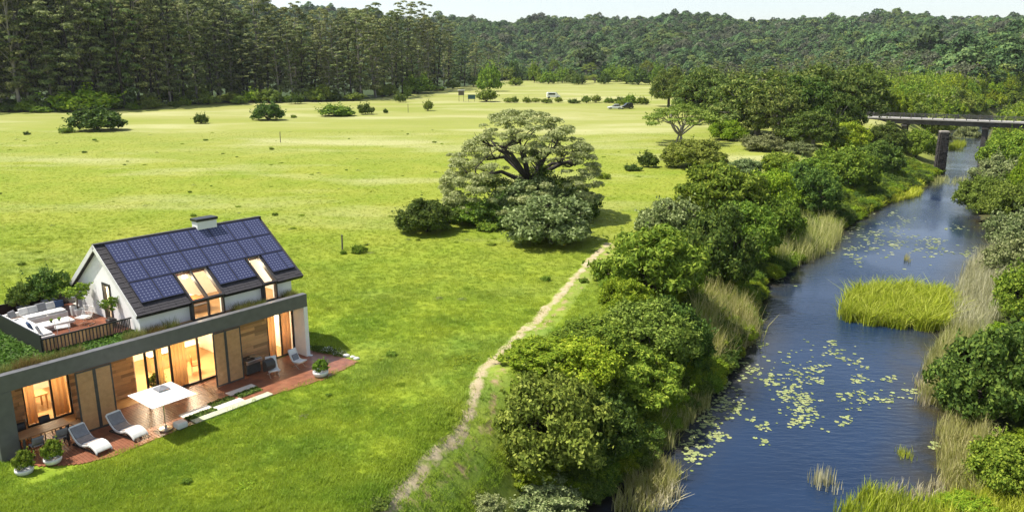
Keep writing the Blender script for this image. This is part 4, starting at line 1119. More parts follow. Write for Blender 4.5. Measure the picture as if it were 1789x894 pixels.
reed_bed('thin reeds on the left shore beside the lily pads', [(1140, 780), (1165, 730), (1215, 695), (1240, 700), (1200, 745), (1165, 790)], ZW, 1300, 1.2, lf_reed, 5)
reed_bed('dry reeds on the left shore at the bottom of the picture', [(1075, 893), (1100, 840), (1150, 815), (1185, 830), (1165, 880), (1120, 905)], ZW, 1300, 1.1, lf_reed, 6)
reed_bed('pale broken reed stalks in the water by the left shore', [(1120, 890), (1160, 850), (1185, 860), (1165, 900)], ZW, 220, .9, lf_reeddry, 7, lean=.5)
reed_bed('round yellow-green reed island in the middle of the river', [(1468, 560), (1478, 525), (1530, 510), (1600, 512), (1655, 520), (1668, 555), (1640, 580), (1570, 575), (1505, 568)], ZW, 10000, 1.5, lf_reedgreen, 8, w=.08, lean=.6)
reed_bed('tan reeds between the island and the right bank', [(1662, 600), (1668, 520), (1700, 460), (1745, 455), (1760, 500), (1735, 560), (1705, 620)], ZW, 5200, 1.9, lf_reeddry, 9)
reed_bed('yellow-green reeds on the right shore in front of the dark glossy bush', [(1612, 700), (1618, 640), (1660, 600), (1715, 600), (1695, 650), (1655, 720)], ZW, 4200, 1.7, lf_reed, 10)
reed_bed('reeds on the right shore near the bottom of the picture', [(1640, 800), (1652, 750), (1690, 745), (1730, 790), (1735, 860), (1690, 890), (1650, 860)], ZW, 3600, 1.3, lf_reed, 11)
reed_bed('leafy green reeds at the bottom edge of the river', [(1462, 905), (1490, 880), (1530, 868), (1585, 880), (1640, 890), (1640, 915)], ZW, 1500, 1.0, lf_reedgreen, 12, w=.05)
reed_bed('dead brown reeds standing in the water at the lower right', [(1520, 870), (1560, 850), (1640, 842), (1650, 870), (1580, 890)], ZW, 420, .7, lf_reeddry, 13)
reed_bed('sparse upright reeds in the water near the bottom, left of the small tuft', [(1412, 850), (1418, 836), (1458, 845), (1460, 862)], ZW, 110, .95, lf_reeddry, 14, lean=.08)
reed_bed('small isolated reed tuft in the lower right water', [(1570, 800), (1574, 793), (1588, 794), (1588, 802)], ZW, 90, .7, lf_reedgreen, 15, lean=.15)
reed_bed('small reed tuft in the water above the reed island', [(1574, 456), (1580, 450), (1590, 452), (1586, 458)], ZW, 90, .7, lf_reed, 16)
reed_bed('grassy reeds around the foot of the stone pier', [(1560, 322), (1610, 308), (1690, 312), (1690, 322), (1620, 326)], ZW, 1600, .9, lf_reed, 17)
reed_bed('bright reed islet in the river beyond the bridge', [(1655, 262), (1668, 250), (1688, 252), (1680, 262)], ZW, 900, 1.4, lf_reedgreen, 18, w=.09)
reed_bed('sparse pale stalks in the water left of the right shore', [(1605, 715), (1602, 665), (1612, 640), (1622, 650), (1618, 715)], ZW, 160, .9, lf_reeddry, 19, lean=.12)

reed_bed('green reeds and grass at the lower right corner of the bank', [(1640, 900), (1660, 862), (1740, 850), (1800, 862), (1800, 915), (1640, 915)], ZW+.6, 2600, .9, lf_reedgreen, 20, lean=.4)
# --- water lilies
def pad_mesh(seed):
    rg2 = random.Random(seed); n = 11; notch = rg2.uniform(0, 6)
    vs = [(0, 0, .012)] + [((1+rg2.uniform(-.08, .08))*math.cos(notch + .25 + (2*PI-.5)*k/(n-1)), (1+rg2.uniform(-.08, .08))*math.sin(notch + .25 + (2*PI-.5)*k/(n-1)), rg2.uniform(.008, .05)) for k in range(n)]
    me = bpy.data.meshes.new('lily_pad'); me.from_pydata(vs, [], [(0, k, k+1) for k in range(1, n)]); me.materials.append(lf_pad); return me
pads = [pad_mesh(i) for i in range(6)]
LILY = [(1205, 780, 30, 26), (1225, 745, 26, 24), (1260, 760, 14, 10), (1390, 663, 34, 38), (1425, 660, 12, 8), (1385, 700, 24, 26), (1420, 715, 34, 26), (1505, 640, 14, 6), (1510, 660, 18, 8), (1508, 688, 26, 20), (1545, 695, 18, 8), (1400, 740, 16, 8), (1470, 735, 16, 8),
        (1335, 740, 18, 10), (1270, 690, 36, 30), (1300, 640, 34, 26), (1330, 600, 20, 14), (1240, 720, 20, 18), (1590, 680, 12, 8), (1640, 778, 14, 4), (1340, 770, 8, 4), (1460, 620, 22, 10), (1430, 640, 16, 6), (1300, 545, 16, 10), (1560, 660, 10, 5), (1290, 715, 20, 12), (1205, 800, 12, 8), (1120, 838, 16, 10),
        (1490, 415, 40, 20), (1520, 400, 36, 14), (1560, 430, 40, 16), (1600, 415, 34, 10), (1640, 440, 44, 10), (1570, 390, 36, 10), (1620, 425, 30, 8), (1480, 440, 24, 12), (1670, 400, 20, 8), (1540, 375, 24, 6), (1350, 485, 24, 10), (1330, 560, 14, 16), (1450, 600, 8, 4), (1690, 440, 20, 6), (1500, 460, 16, 6)]
pts = []
rg = random.Random(21)
for cx, cy, sx, sy in LILY:
    subs = [(cx + rg.gauss(0, sx*.55), cy + rg.gauss(0, sy*.55), rg.uniform(.08, .3)) for _ in range(3 + int(sx*sy/150))]
    for k in range(int(12 + sx*sy/11)):
        a_, b_, g_ = rg.choice(subs); g_ = g_ if rg.random() < .85 else .9
        px, py = a_ + rg.gauss(0, max(5, sx*g_)), b_ + rg.gauss(0, max(2.2, sy*g_))
        w = at_z(px, py, ZW)
        if inside(np.array([w[0]]), np.array([w[1]]), POLY)[0]: pts.append((w[0], w[1], rg.uniform(.05, .15)*(1 if w[1] < 70 else 1.4)))
kept = []
for p in sorted(pts, key=lambda p: -p[2]/p[1]):
    if all((p[0]-q[0])**2 + (p[1]-q[1])**2 > (.55*(p[2]+q[2]))**2 for q in kept): kept.append(p)
for i, (x, y, r_) in enumerate(kept[:300]):
    o = bpy.data.objects.new('lily_pad', pads[i % 6]); o.location = (x, y, ZW + .004*(i % 3)); o.scale = (r_, r_*.95, .5); o.rotation_euler = (0, 0, rg.uniform(0, 6.28)); link(o)
    tag(o, 'pale green lily pad floating on the river', 'lily pad', 'lily pads floating on the river')
rest = kept[300:]
if rest:
    mb = MB()
    for i, (x, y, r_) in enumerate(rest):
        me = pads[i % 6]; mb.add([(x + v.co.x*r_, y + v.co.y*r_, ZW + v.co.z*.5 + .004) for v in me.vertices], [tuple(f.vertices) for f in me.polygons])
    mb.build('lily_pads', lf_pad, label='sheet of small lily pads further up the river', cat='lily pads', kind='stuff')

# ------------------------------------------------------------------ bridge and old stone pier
def bridge():
    a = Vector(at_z(1395, 205, 2.6)[:]); 
    # the deck runs level, slightly nearer at its right end
    A = Vector((0.352*214, 214, 2.7)); B = Vector((0.72*176, 176, 2.7))
    d = (B-A); L_ = d.length; ang = math.atan2(d.y, d.x)
    o = empty('bridge', A, ang, label='long dark girder bridge on slender piers crossing the river', cat='bridge')
    MB().box((-22, -1.9, -1.35), (L_+14, -1.5, -.25)).box((-22, 1.5, -1.35), (L_+14, 1.9, -.25)).build('girder', m_conc, o)
    MB().box((-22, -2.3, -.245), (L_+14, 2.3, .05)).build('deck', m_deckroad, o)
    for y in (-2.2, 2.2):
        rl = MB().box((-22, y-.05, .98), (L_+14, y+.05, 1.1)).box((-22, y-.04, .50), (L_+14, y+.04, .58)).build('railing', m_rail, o)
        post = MB().box((-.09, -.09, 0), (.09, .09, 1.2)).mesh('post', m_rail)
        k = -22
        while k < L_+14:
            q = bpy.data.objects.new('post', post); q.location = (k, y, .052); link(q, rl); k += 2.4
    for fx_ in (1583, 1724, 1500):
        t = None
        # where the deck line meets that picture column
        for s_ in np.linspace(0, 1, 800):
            p = A + d*s_
            if 894.5 + F_PX*p.x/depth(p) >= fx_: t = s_; break
        if t is None: continue
        bx = t*L_; mb = MB()
        mb.box((bx-.55, -1.3, -8.4), (bx+.55, -.5, -1.9)).box((bx-.55, .5, -8.4), (bx+.55, 1.3, -1.9)).box((bx-.45, -.5, -5.2), (bx+.45, .5, -4.6)).box((bx-.75, -2.0, -1.9), (bx+.75, 2.0, -1.502))
        mb.build('pier', m_conc, o)
    return o
bridge()
def stone_pier():
    w = at_z(1640, 304, ZW)
    o = empty('stone_pier', (w[0], w[1], ZW), -.25, label='free-standing dark masonry pier in the river in front of the bridge', cat='pier')
    MB().prism([(-.45, -.7), (.45, -.7), (.45, .7), (-.45, .7)], 'z', -1, 7.9).build('core', m_stone, o)
    rg2 = random.Random(4); unitb = MB().box((-.5, -.5, -.5), (.5, .5, .5)).mesh('stone', m_stone, bevel=.05)
    z = -.4; mb = MB()
    while z < 7.9:
        hh = rg2.uniform(.34, .5); k = .72 - .015*z
        for side in range(4):
            x = -k
            while x < k-.05:
                l = min(rg2.uniform(.5, 1.0), k-x); out = k + rg2.uniform(.0, .09)
                c = [(x+l/2, -out), (out, x+l/2), (-x-l/2, out), (-out, -x-l/2)][side]
                dim = (l-.03, .35) if side % 2 == 0 else (.35, l-.03)
                q = bpy.data.objects.new('stone', unitb); q.location = (c[0], c[1], z+hh/2); q.scale = (dim[0], dim[1], hh-.04); q.rotation_euler = (rg2.gauss(0, .02), rg2.gauss(0, .02), rg2.gauss(0, .03)); link(q, o)
                x += l
        z += hh
    MB().box((-.76, -.8, 7.9), (.76, .8, 8.2)).build('capstone', mat('cap_stone', (.34, .30, .26), (.24, .21, .18), rough=.9), o, bevel=.05)
stone_pier()

# ------------------------------------------------------------------ cars, boards, posts across the far meadow
def car(name, label, px, py, paint, length, rz, suv=False, glass=True):
    g = ground(px, py); o = empty(name, g, rz, label=label, cat='car')
    h = 1.72 if suv else 1.45; L2 = length/2; belt = .95 if suv else .86
    body = [(-L2, .35), (-L2+.05, .72), (-L2+.15, belt), (L2-1.25, belt), (L2-.25, belt-.16), (L2, .6), (L2, .35), (L2-.4, .24), (-L2+.4, .24)]
    MB().prism(body, 'y', -.88, .88).build('body', paint, o, bevel=.06)
    cab = [(-L2+(.12 if suv else .35), belt-.02), (-L2+(.35 if suv else .95), h-.05), (-L2+1.4, h), (L2-2.2, h-.02), (L2-1.25, belt-.02)]
    MB().prism([(x*1.0, z) for x, z in cab], 'y', -.74, .74).build('cabin', m_carglass, o, bevel=.05)
    MB().prism([(cab[1][0]-.02, h-.06), (cab[2][0], h+.02), (cab[3][0]+.04, h), (cab[3][0]+.12, h-.08)], 'y', -.72, .72).build('roof_panel', paint, o, bevel=.02)
    mb = MB()
    for s_ in (-1, 1):
        for xx_ in ((cab[0][0]+cab[1][0])/2, -.1, (cab[3][0]+cab[4][0])/2): pass
    wheel = MB().lathe([(.32, -.11), (.34, -.08), (.34, .08), (.32, .11)], 16).mesh('wheel', m_tyre); rim = MB().lathe([(.2, -.115), (.2, .118)], 12).mesh('rim', m_steel)
    for xx_ in (-L2+.85, L2-.9):
        for s_ in (-1, 1):
            q = bpy.data.objects.new('wheel', wheel); q.location = (xx_, s_*.80, .34); q.rotation_euler = (PI/2, 0, 0); link(q, o)
            link(bpy.data.objects.new('rim', rim), q)
    for s_ in (-1, 1):
        MB().box((L2-.04, s_*.6-.16, .62), (L2+.02, s_*.6+.16, .74)).build('headlight', m_steel, o)
        MB().box((-L2-.01, s_*.62-.12, .72), (-L2+.08, s_*.62+.12, .86)).build('tail_light', mat_red, o)
    return o
mat_red = mat('tail_red', (.4, .02, .02), rough=.3)
car('parked_car', 'white car parked in the far meadow, left of the dark car', 1074, 191, m_carwhite, 4.4, PI-.05)
car('parked_car', 'dark car parked in the far meadow beside the white car', 1094, 190.5, m_cardark, 4.2, PI+.1, suv=True)
def van():
    g = ground(966, 172); o = empty('parked_van', g, .12, label='white van behind the broken hedge of the far meadow', cat='van')
    MB().prism([(-2.4, .4), (-2.4, 2.0), (-2.2, 2.25), (1.1, 2.25), (1.9, 1.3), (2.6, 1.1), (2.65, .4)], 'y', -.95, .95).build('body', m_carwhite, o, bevel=.06)
    MB().box((-1.9, -.97, 1.3), (.7, .97, 1.95)).build('window', m_carglass, o, bevel=.03)
    MB().prism([(1.15, 2.12), (1.9, 1.33), (1.97, 1.38), (1.22, 2.18)], 'y', -.8, .8).build('windscreen', m_carglass, o)
    wheel = MB().lathe([(.32, -.11), (.35, -.08), (.35, .08), (.32, .11)], 16).mesh('wheel', m_tyre)
    for x in (-1.6, 1.7):
        for s_ in (-1, 1):
            q = bpy.data.objects.new('wheel', wheel); q.location = (x, s_*.88, .35); q.rotation_euler = (PI/2, 0, 0); link(q, o)
van()
def board(px, py, label, w, h, z0, m, name='sign_board', cat='sign'):
    g = ground(px, py); o = empty(name, g, .1, label=label, cat=cat)
    for s_ in (-1, 1): MB().box((s_*w*.4-.06, -.06, -.3), (s_*w*.4+.06, .06, z0+h)).build('post', m_post, o)
    MB().box((-w/2, -.14, z0), (w/2, -.062, z0+h)).build('board', m, o, bevel=.02)
    return o
board(824, 178, 'teal information board on posts in the far meadow', 2.6, 1.5, .9, m_tealsign)
o = board(806, 178, 'wooden lookout stand with a pale top beside the teal board', 2.0, 1.6, 2.2, m_post, 'lookout_stand', 'stand')
MB().box((-1.2, -.7, 3.85), (1.2, .7, 4.0)).build('roof', m_white, o)
for px, py, hh, lab in [(490, 249, 1.9, 'lone thin post in the middle of the left meadow'), (713, 197, 2.3, 'thin post right of the upright meadow bush'), (598, 437, 1.25, 'short dark post in the grass right of the house roof'), (612, 195, .9, 'short stake beside the wide sprawling bush')]:
    g = ground(px, py); d = depth(g)
    o = empty('fence_post', g, .2, label=lab, cat='post')
    MB().tube([(0, 0, -.3), (.02, 0, hh*.5), (.03, .01, hh)], [.075, .07, .06], 7).build('shaft', m_post, o)
    MB().lathe([(.085, 0), (.085, .06), (.03, .1)], 7, (.03, .01, hh)).build('cap', m_post, o)
g = ground(316, 183)
o = empty('power_pole', g, .2, label='pale power pole with a cross arm before the forest', cat='pole')
m_pole = mat('pale_pole', (.42, .40, .36), (.32, .30, .27), rough=.8)
MB().tube([(0, 0, -.5), (0, 0, 11.2)], [.19, .13], 9).build('shaft', m_pole, o)
ca = MB().box((-2.6, -.14, 10.3), (2.6, .0, 10.55)).box((-1.6, -.14, 9.5), (1.6, 0, 9.7)).build('cross_arm', m_pole, o)
for x in (-2.4, -1.2, 1.2, 2.4): MB().lathe([(.05, 0), (.1, .08), (.05, .16), (.09, .24), (.03, .32)], 8, (x, -.07, 10.55)).build('insulator', m_white, ca)

# ------------------------------------------------------------------ hazy valley air
hz = MB().box((-3600, -420, -9), (3600, 4200, 175)).build('haze', None, label='thin summer haze filling the valley', cat='haze', kind='stuff')
hm = bpy.data.materials.new('valley_haze'); hm.use_nodes = True
hn = hm.node_tree; hn.nodes.remove(hn.nodes['Principled BSDF'])
pv = hn.nodes.new('ShaderNodeVolumePrincipled'); pv.inputs['Color'].default_value = (.86, .92, 1.0, 1); pv.inputs['Density'].default_value = .00006; pv.inputs['Anisotropy'].default_value = .2
hn.links.new(pv.outputs[0], hn.nodes['Material Output'].inputs['Volume'])
hz.data.materials.append(hm)

# ------------------------------------------------------------------ house (local: x along the front to the right, y into the house, z up)
HO = Vector((-11.02, 39.77, 0.0))
house = empty('house', HO, HY, label='modern white house with solar roof, grey flat-roofed storey and roof terrace', cat='house')
def hw(x, y, z=0.0):
    return Vector((HO.x + x*hc - y*hs_, HO.y + x*hs_ + y*hc, HO.z + z))
Z1, Z2, ZT = 2.85, 3.56, 3.34                    # beam underside, beam top, roof deck level
def hb(name, m, *boxes, bevel=0.0, parent=None):
    mb = MB()
    for a, b in boxes: mb.box(a, b)
    return mb.build(name, m, parent or house, bevel=bevel)
hb('fascia', m_grey, ((-15, 0, Z1), (0, .36, Z2)), bevel=.015)
hb('fascia', m_grey, ((-15, .362, Z1), (-14.7, 9.3, Z2)), bevel=.015)
hb('fascia', m_grey, ((-14.698, 9.0, Z1), (0, 9.3, Z2)), bevel=.015)
hb('column', m_grey, ((-14.998, .003, -.4), (-14.29, .9, Z1-.002)), bevel=.015)
hb('roof_slab', m_int, ((-14.698, .362, Z1+.003), (-.003, 8.998, ZT-.05)))
hb('floor', m_floor, ((-14.9, 1.262, -.1), (-.003, 9.2, .05)))
hb('foundation', m_grey, ((-14.95, 1.0, -.6), (-.05, 9.25, -.101)))
hb('end_wall', m_white, ((-.24, .01, -.4), (0, 1.0, Z1-.003)), bevel=.01)
hb('end_wall', m_white, ((-.24, 1.002, -.4), (-.002, 9.2, Z1-.003)))
hb('end_wall', m_white, ((-14.95, .902, -.4), (-14.71, 9.2, Z1-.003)))
hb('back_wall', m_white, ((-14.7, 9.0, -.4), (-.25, 9.2, Z1-.003)))
hb('inner_wall', m_int, ((-14.7, 6.6, .052), (-.25, 6.75, Z1-.003)))
hb('inner_wall', m_int, ((-9.2, 2.62, .053), (-9.05, 6.598, Z1-.004)))
hb('inner_wall', m_int, ((-3.1, 1.22, .053), (-2.95, 6.598, Z1-.004)))
# front walls behind the boards
hb('front_wall', m_int, ((-14.28, 2.4, .052), (-13.2, 2.6, Z1-.003)), ((-11.28, 2.4, .052), (-8.36, 2.6, Z1-.003)), ((-13.199, 2.4, 2.32), (-11.281, 2.6, Z1-.003)))
hb('front_wall', m_int, ((-4.68, 1.0, .052), (-1.93, 1.2, Z1-.003)), ((-4.68, 1.201, .052), (-4.56, 1.26, Z1-.003)))
# cladding boards, one by one
board_me = MB().box((-.5, -.5, -.5), (.5, .5, .5)).mesh('board', m_wood_clad, bevel=.02)
rgb = random.Random(12)
def clad(x0, x1, z0, z1, y, parent):
    z = z0; hgt = .165
    while z < z1-.02:
        h_ = min(hgt, z1-z); x = x0 - rgb.uniform(0, .8)
        while x < x1:
            l = rgb.uniform(.55, 1.35); a, b = max(x, x0), min(x+l, x1); x += l
            if b-a < .04: continue
            q = bpy.data.objects.new('board', board_me); th = rgb.choice([.03, .04, .055])
            q.location = ((a+b)/2, y-th/2, z+h_/2); q.scale = (b-a-.008, th, h_-.008); link(q, parent)
        z += hgt
wl = [c for c in house.children if c.name.startswith('front_wall')]
clad(-14.27, -13.2, .06, Z1-.01, 2.397, wl[0]); clad(-11.28, -8.42, .06, Z1-.01, 2.397, wl[0]); clad(-13.2, -11.28, 2.33, Z1-.01, 2.397, wl[0])
clad(-4.66, -1.94, .06, Z1-.01, .997, wl[1])
# windows
def window_y(x0, x1, z0, z1, y, mull, fr=.07, dp=.1, m=None, name='window'):
    m = m or m_black
    mb = MB().box((x0, y, z0), (x0+fr, y+dp, z1)).box((x1-fr, y, z0), (x1, y+dp, z1)).box((x0+fr+.001, y, z0), (x1-fr-.001, y+dp, z0+fr)).box((x0+fr+.001, y, z1-fr), (x1-fr-.001, y+dp, z1))
    for mx in mull: mb.box((mx-fr*.55, y+.004, z0+fr+.001), (mx+fr*.55, y+dp-.004, z1-fr-.001))
    w = mb.build(name, m, house)
    xs = [x0+fr] + list(mull) + [x1-fr]
    for a, b in zip(xs[:-1], xs[1:]):
        MB().box((a+.03, y+dp*.45, z0+fr), (b-.03, y+dp*.45+.012, z1-fr)).build('pane', m_glass, w)
    return w
window_y(-13.2, -11.28, .06, 2.32, 2.42, [-12.05])
window_y(-8.36, -4.69, .06, Z1-.005, 1.26, [-7.85, -7.12, -5.70], fr=.085)
window_y(-1.93, -.25, .06, Z1-.005, 1.0, [-1.06])
# the glass return of the bay
w = MB().box((-8.44, 1.38, .06), (-8.365, 1.46, Z1-.006)).box((-8.44, 2.31, .06), (-8.365, 2.39, Z1-.006)).box((-8.44, 1.461, .06), (-8.365, 2.309, .14)).box((-8.44, 1.461, 2.6), (-8.365, 2.309, Z1-.006)).build('window', m_black, house)
MB().box((-8.41, 1.461, .14), (-8.398, 2.309, 2.6)).build('pane', m_glass, w)
# sliding slatted screens
def screen(x0, x1, y):
    mb = MB().box((x0, y, .07), (x0+.06, y+.05, Z1+.0)).box((x1-.06, y, .07), (x1, y+.05, Z1)).box((x0+.061, y, .07), (x1-.061, y+.05, .14)).box((x0+.061, y, Z1-.06), (x1-.061, y+.05, Z1))
    s_ = mb.build('sliding_screen', m_rail, house); sl = MB(); z = .16
    while z < Z1-.08: sl.box((x0+.061, y+.012, z), (x1-.061, y+.03, z+.030)); z += .042
    sl.build('slats', m_screen, s_, kind='stuff')
for a, b, y in ((-11.93, -11.16, -.075), (-11.15, -10.42, -.075), (-5.62, -4.96, -.075), (-4.95, -4.12, -.075), (-5.3, -4.72, .40)): screen(a, b, y)
# loft walls
EY, RY, EZ, RZ, BY = 1.07, 4.76, 4.30, 7.06, 8.45
def roof_z(y): return EZ + (RZ-EZ)*((y-EY)/(RY-EY) if y <= RY else (BY-y)/(BY-RY))
gw = MB()
g0, g1 = -8.36, -8.12
under = .20
def gz_(y): return roof_z(y) - under
gw.prism([(1.32, ZT-.04), (3.93, ZT-.04), (3.93, gz_(3.93)), (1.32, gz_(1.32))], 'x', g0, g1)
gw.prism([(3.931, 5.22), (4.759, 5.22), (4.759, gz_(4.759)), (3.931, gz_(3.931))], 'x', g0, g1)
gw.prism([(4.76, ZT-.04), (8.2, ZT-.04), (8.2, gz_(8.2)), (4.76, gz_(4.76))], 'x', g0, g1)
gw.build('gable_wall', m_white, house)
MB().prism([(1.321, ZT-.04), (8.2, ZT-.04), (8.2, gz_(8.2)), (4.76, gz_(4.76)), (1.321, gz_(1.321))], 'x', -.24, -.002).build('gable_wall', m_white, house)
hb('loft_wall', m_white, ((-8.118, 1.32, ZT-.04), (-5.9, 1.48, 4.32)), ((-4.18, 1.32, ZT-.04), (-1.9, 1.48, 4.32)), ((-1.08, 1.32, ZT-.04), (-.242, 1.48, 4.32)))
hb('loft_wall', m_white, ((-8.118, 8.04, ZT-.04), (-.242, 8.2, 4.32)))
hb('loft_floor', m_floor, ((-8.115, 1.1, ZT-.045), (-.245, 8.03, ZT+.01)))
hb('inner_wall', m_int, ((-8.11, 4.85, ZT+.012), (-.25, 5.0, 6.7)))
# gable door with its warm pane
dr = MB().box((g0-.04, 3.935, ZT), (g0+.1, 4.06, 5.218)).box((g0-.04, 4.63, ZT), (g0+.1, 4.757, 5.218)).box((g0-.04, 4.061, 5.09), (g0+.1, 4.629, 5.218)).box((g0-.04, 4.061, ZT), (g0+.1, 4.629, ZT+.12)).build('door', m_dark, house)
MB().box((g0+.02, 4.061, ZT+.12), (g0+.035, 4.629, 5.09)).build('pane', m_glass, dr)
MB().box((g0-.09, 4.09, ZT+.95), (g0-.042, 4.12, ZT+1.1)).build('handle', m_steel, dr)
MB().lathe([(.0, 0), (.10, .0), (.12, .06), (.0, .08)], 12).build('gable_lamp', m_whiteplastic, house)
house.children[-1].location = (g0-.01, 5.35, 6.1); house.children[-1].rotation_euler = (0, -PI/2, 0)
# roof, laid in slope coordinates (x, s along the slope, t above it)
SL_A = math.atan2(RZ-EZ, RY-EY); SLEN = math.hypot(RZ-EZ, RY-EY)
MF = Matrix.Translation((0, EY, EZ)) @ Matrix.Rotation(SL_A, 4, 'X')
MBk = Matrix.Translation((0, BY, EZ)) @ Matrix.Rotation(PI, 4, 'Z') @ Matrix.Rotation(SL_A, 4, 'X')
RX0, RX1 = -8.56, .62
sk = [(-5.92, -4.16), (-1.92, -1.06)]; stop = .425*SLEN
mb = MB(); xs = [RX0, sk[0][0], sk[0][1], sk[1][0], sk[1][1], RX1]
for i in range(5):
    s0 = stop if i % 2 else -.02
    mb.box((xs[i], s0, -.18), (xs[i+1], SLEN, 0), MF)
mb.box((-RX1, -.02, -.18), (-RX0, SLEN, 0), MBk)
roof = mb.build('roof', m_shingle, house)
sh = MB()
def course(x0, x1, s0, s1, step=.16, M_=MF):
    s = s0; k = 0
    while s < s1:
        x = x0
        while x < x1-.02:
            l = min(.30 + .1*((k*7) % 3), x1-x); T = M_ @ Matrix.Translation((0, s, .012 + .004*(k % 3))) @ Matrix.Rotation(-.07, 4, 'X')
            sh.box((x+.004, -.03, -.012), (x+l-.004, step+.02, .010), T); x += l; k += 1
        s += step
course(RX0, -8.12, -.03, SLEN-.1); course(-8.12, sk[0][0]-.06, -.03, .44); course(sk[0][1]+.06, sk[1][0]-.06, -.03, .44); course(sk[1][1]+.06, RX1, -.03, .44); course(-8.12, RX1, SLEN-.13, SLEN-.05, .1)
sh.build('shingles', m_shingle, roof, kind='stuff')
MB().bar((RX0, RY, RZ+.03), (RX1, RY, RZ+.03), .22, .07).build('ridge_cap', m_shingle, roof)
for M_, a, b in ((MF, RX0-.03, RX0-.002), (MBk, -RX0+.002, -RX0+.03)):
    MB().box((a, -.03, -.19), (b, SLEN+.02, .035), M_).build('bargeboard', m_whiteplastic, roof)
MB().box((RX0, -.06, -.19), (sk[0][0]-.05, -.022, .02), MF).box((sk[0][1]+.05, -.06, -.19), (sk[1][0]-.05, -.022, .02), MF).box((sk[1][1]+.05, -.06, -.19), (RX1, -.022, .02), MF).build('gutter', m_black, roof)
# solar panels
PW, rows = 1.065, [(.12, .408), (.41, .693), (.695, .975)]
pm = MB().box((-.5, -.5, -.02), (.5, .5, .0)).mesh('solar_panel', m_solar)
fm = MB().box((-.5, -.5, -.045), (.5, -.482, .012)).box((-.5, .482, -.045), (.5, .5, .012)).box((-.5, -.481, -.045), (-.482, .481, .012)).box((.482, -.481, -.045), (.5, .481, .012)).mesh('frame', m_solarframe)
def panel(x0, x1, s0, s1):
    q = bpy.data.objects.new('solar_panel', pm); link(q, house)
    q.matrix_local = MF @ Matrix.Translation(((x0+x1)/2, (s0+s1)/2*SLEN, .10)) @ Matrix.Diagonal((x1-x0-.006, (s1-s0)*SLEN-.006, 1, 1))
    link(bpy.data.objects.new('frame', fm), q)
X0 = -8.10
for r_ in (1, 2):
    for c in range(8): panel(X0+c*PW, X0+(c+1)*PW, *rows[r_])
for a, b in ((X0, X0+PW), (X0+PW, X0+2*PW), (-4.08, -3.03), (-3.03, -1.99), (-.98, .02), (.02, .42)): panel(a, b, *rows[0])
# roof windows that fold down over the eave
def cabrio(x0, x1, mull):
    mb = MB(); fr = .085; s1 = .415*SLEN
    xs = [x0] + mull + [x1]
    for i, x in enumerate(xs):
        a = x if i == 0 else (x-fr if i == len(xs)-1 else x-fr/2)
        mb.box((a, -.05, -.14), (a+fr, s1, .09), MF)
        mb.box((a, EY-.06, ZT), (a+fr, EY+.06, EZ-.02))
    for i in range(len(xs)-1):
        a = xs[i] + (fr if i == 0 else fr/2) + .001; b = xs[i+1] - (fr if i == len(xs)-2 else fr/2) - .001
        mb.box((a, s1-fr, -.14), (b, s1, .088), MF); mb.box((a, -.05, -.13), (b, .05, .085), MF)
        mb.box((a, EY-.055, ZT), (b, EY+.055, ZT+fr))
    w = mb.build('roof_window', m_dark, house)
    for i in range(len(xs)-1):
        a, b = xs[i]+.05, xs[i+1]-.05
        MB().box((a, .05, .0), (b, s1-fr, .012), MF).build('pane', m_glass, w)
        MB().box((a, EY-.006, ZT+fr), (b, EY+.006, EZ-.05)).build('pane', m_glass, w)
    MB().box((x0+.0, EY+.061, ZT), (x0+.03, 1.32, EZ-.1)).box((x1-.03, EY+.061, ZT), (x1, 1.32, EZ-.1)).build('reveal', m_dark, w)
cabrio(-5.90, -4.18, [-5.04]); cabrio(-1.90, -1.08, [])
ch = hb('chimney', m_white, ((-3.32, 4.5, 6.5), (-2.2, 5.05, 7.42)), bevel=.01)
MB().box((-3.38, 4.44, 7.421), (-2.14, 5.11, 7.56)).build('chimney_cap', m_black, ch, bevel=.01)
# green roof
MB().box((-14.69, .37, ZT-.05), (-8.37, 8.99, ZT+.0)).build('planted_roof', mat('roof_soil', (.06, .10, .02), (.04, .06, .015), rough=.95), house)
MB().box((-8.365, .37, ZT-.049), (-.01, 1.04, ZT+.02)).build('planter_soil', mat('planter_earth', (.09, .07, .04), (.05, .04, .025), rough=.95), house)
rng = np.random.default_rng(90); nq = 14000
p = np.stack([rng.uniform(-14.65, -8.4, nq), rng.uniform(.45, 8.9, nq), ZT + .01 + rng.random(nq)**2*.13], 1)
p = p[~((p[:, 0] > -12.35) & (p[:, 1] > 1.95) & (p[:, 1] < 8.98))]
link(bpy.data.objects.new('sedum', quads_mesh('sedum', leaf_quads(rng, p, rng.normal(size=p.shape)*.7 + [0, 0, 1], .13, .09), leaf_mat('sedum_leaf', [(.03, .09, .012), (.06, .15, .018), (.10, .20, .03)]))), house)['kind'] = 'stuff'
# terrace on the flat roof
TX0, TX1, TY0, TY1 = -12.25, -8.40, 2.05, 8.9
m_terr = mat('terrace_deck', (.20, .065, .028), (.12, .04, .018), rough=.5, scale=3)
pl = MB(); y = TY0
while y < TY1-.1: pl.box((TX0, y, ZT), (TX1, y+.125, ZT+.06)); y += .138
pl.build('terrace_deck', m_terr, house, kind='stuff')
tr = MB().box((TX0-.06, TY0, ZT), (TX0, TY1, ZT+.82)).box((TX0-.06, TY1+.001, ZT), (TX1, TY1+.06, ZT+.66)).build('parapet', m_black, house)
rail = MB().box((TX0-.06, TY0-.06, ZT+.60), (TX1, TY0-.005, ZT+.66)).box((TX0-.06, TY0-.06, ZT+.02), (TX1, TY0-.005, ZT+.07)).build('railing', m_black, house)
sm = MB().box((-.022, -.02, 0), (.022, .02, .53)).mesh('slat', m_dark)
sm2 = MB().box((-.04, -.008, 0), (.04, .008, .53)).mesh('slat', m_wood_clad)
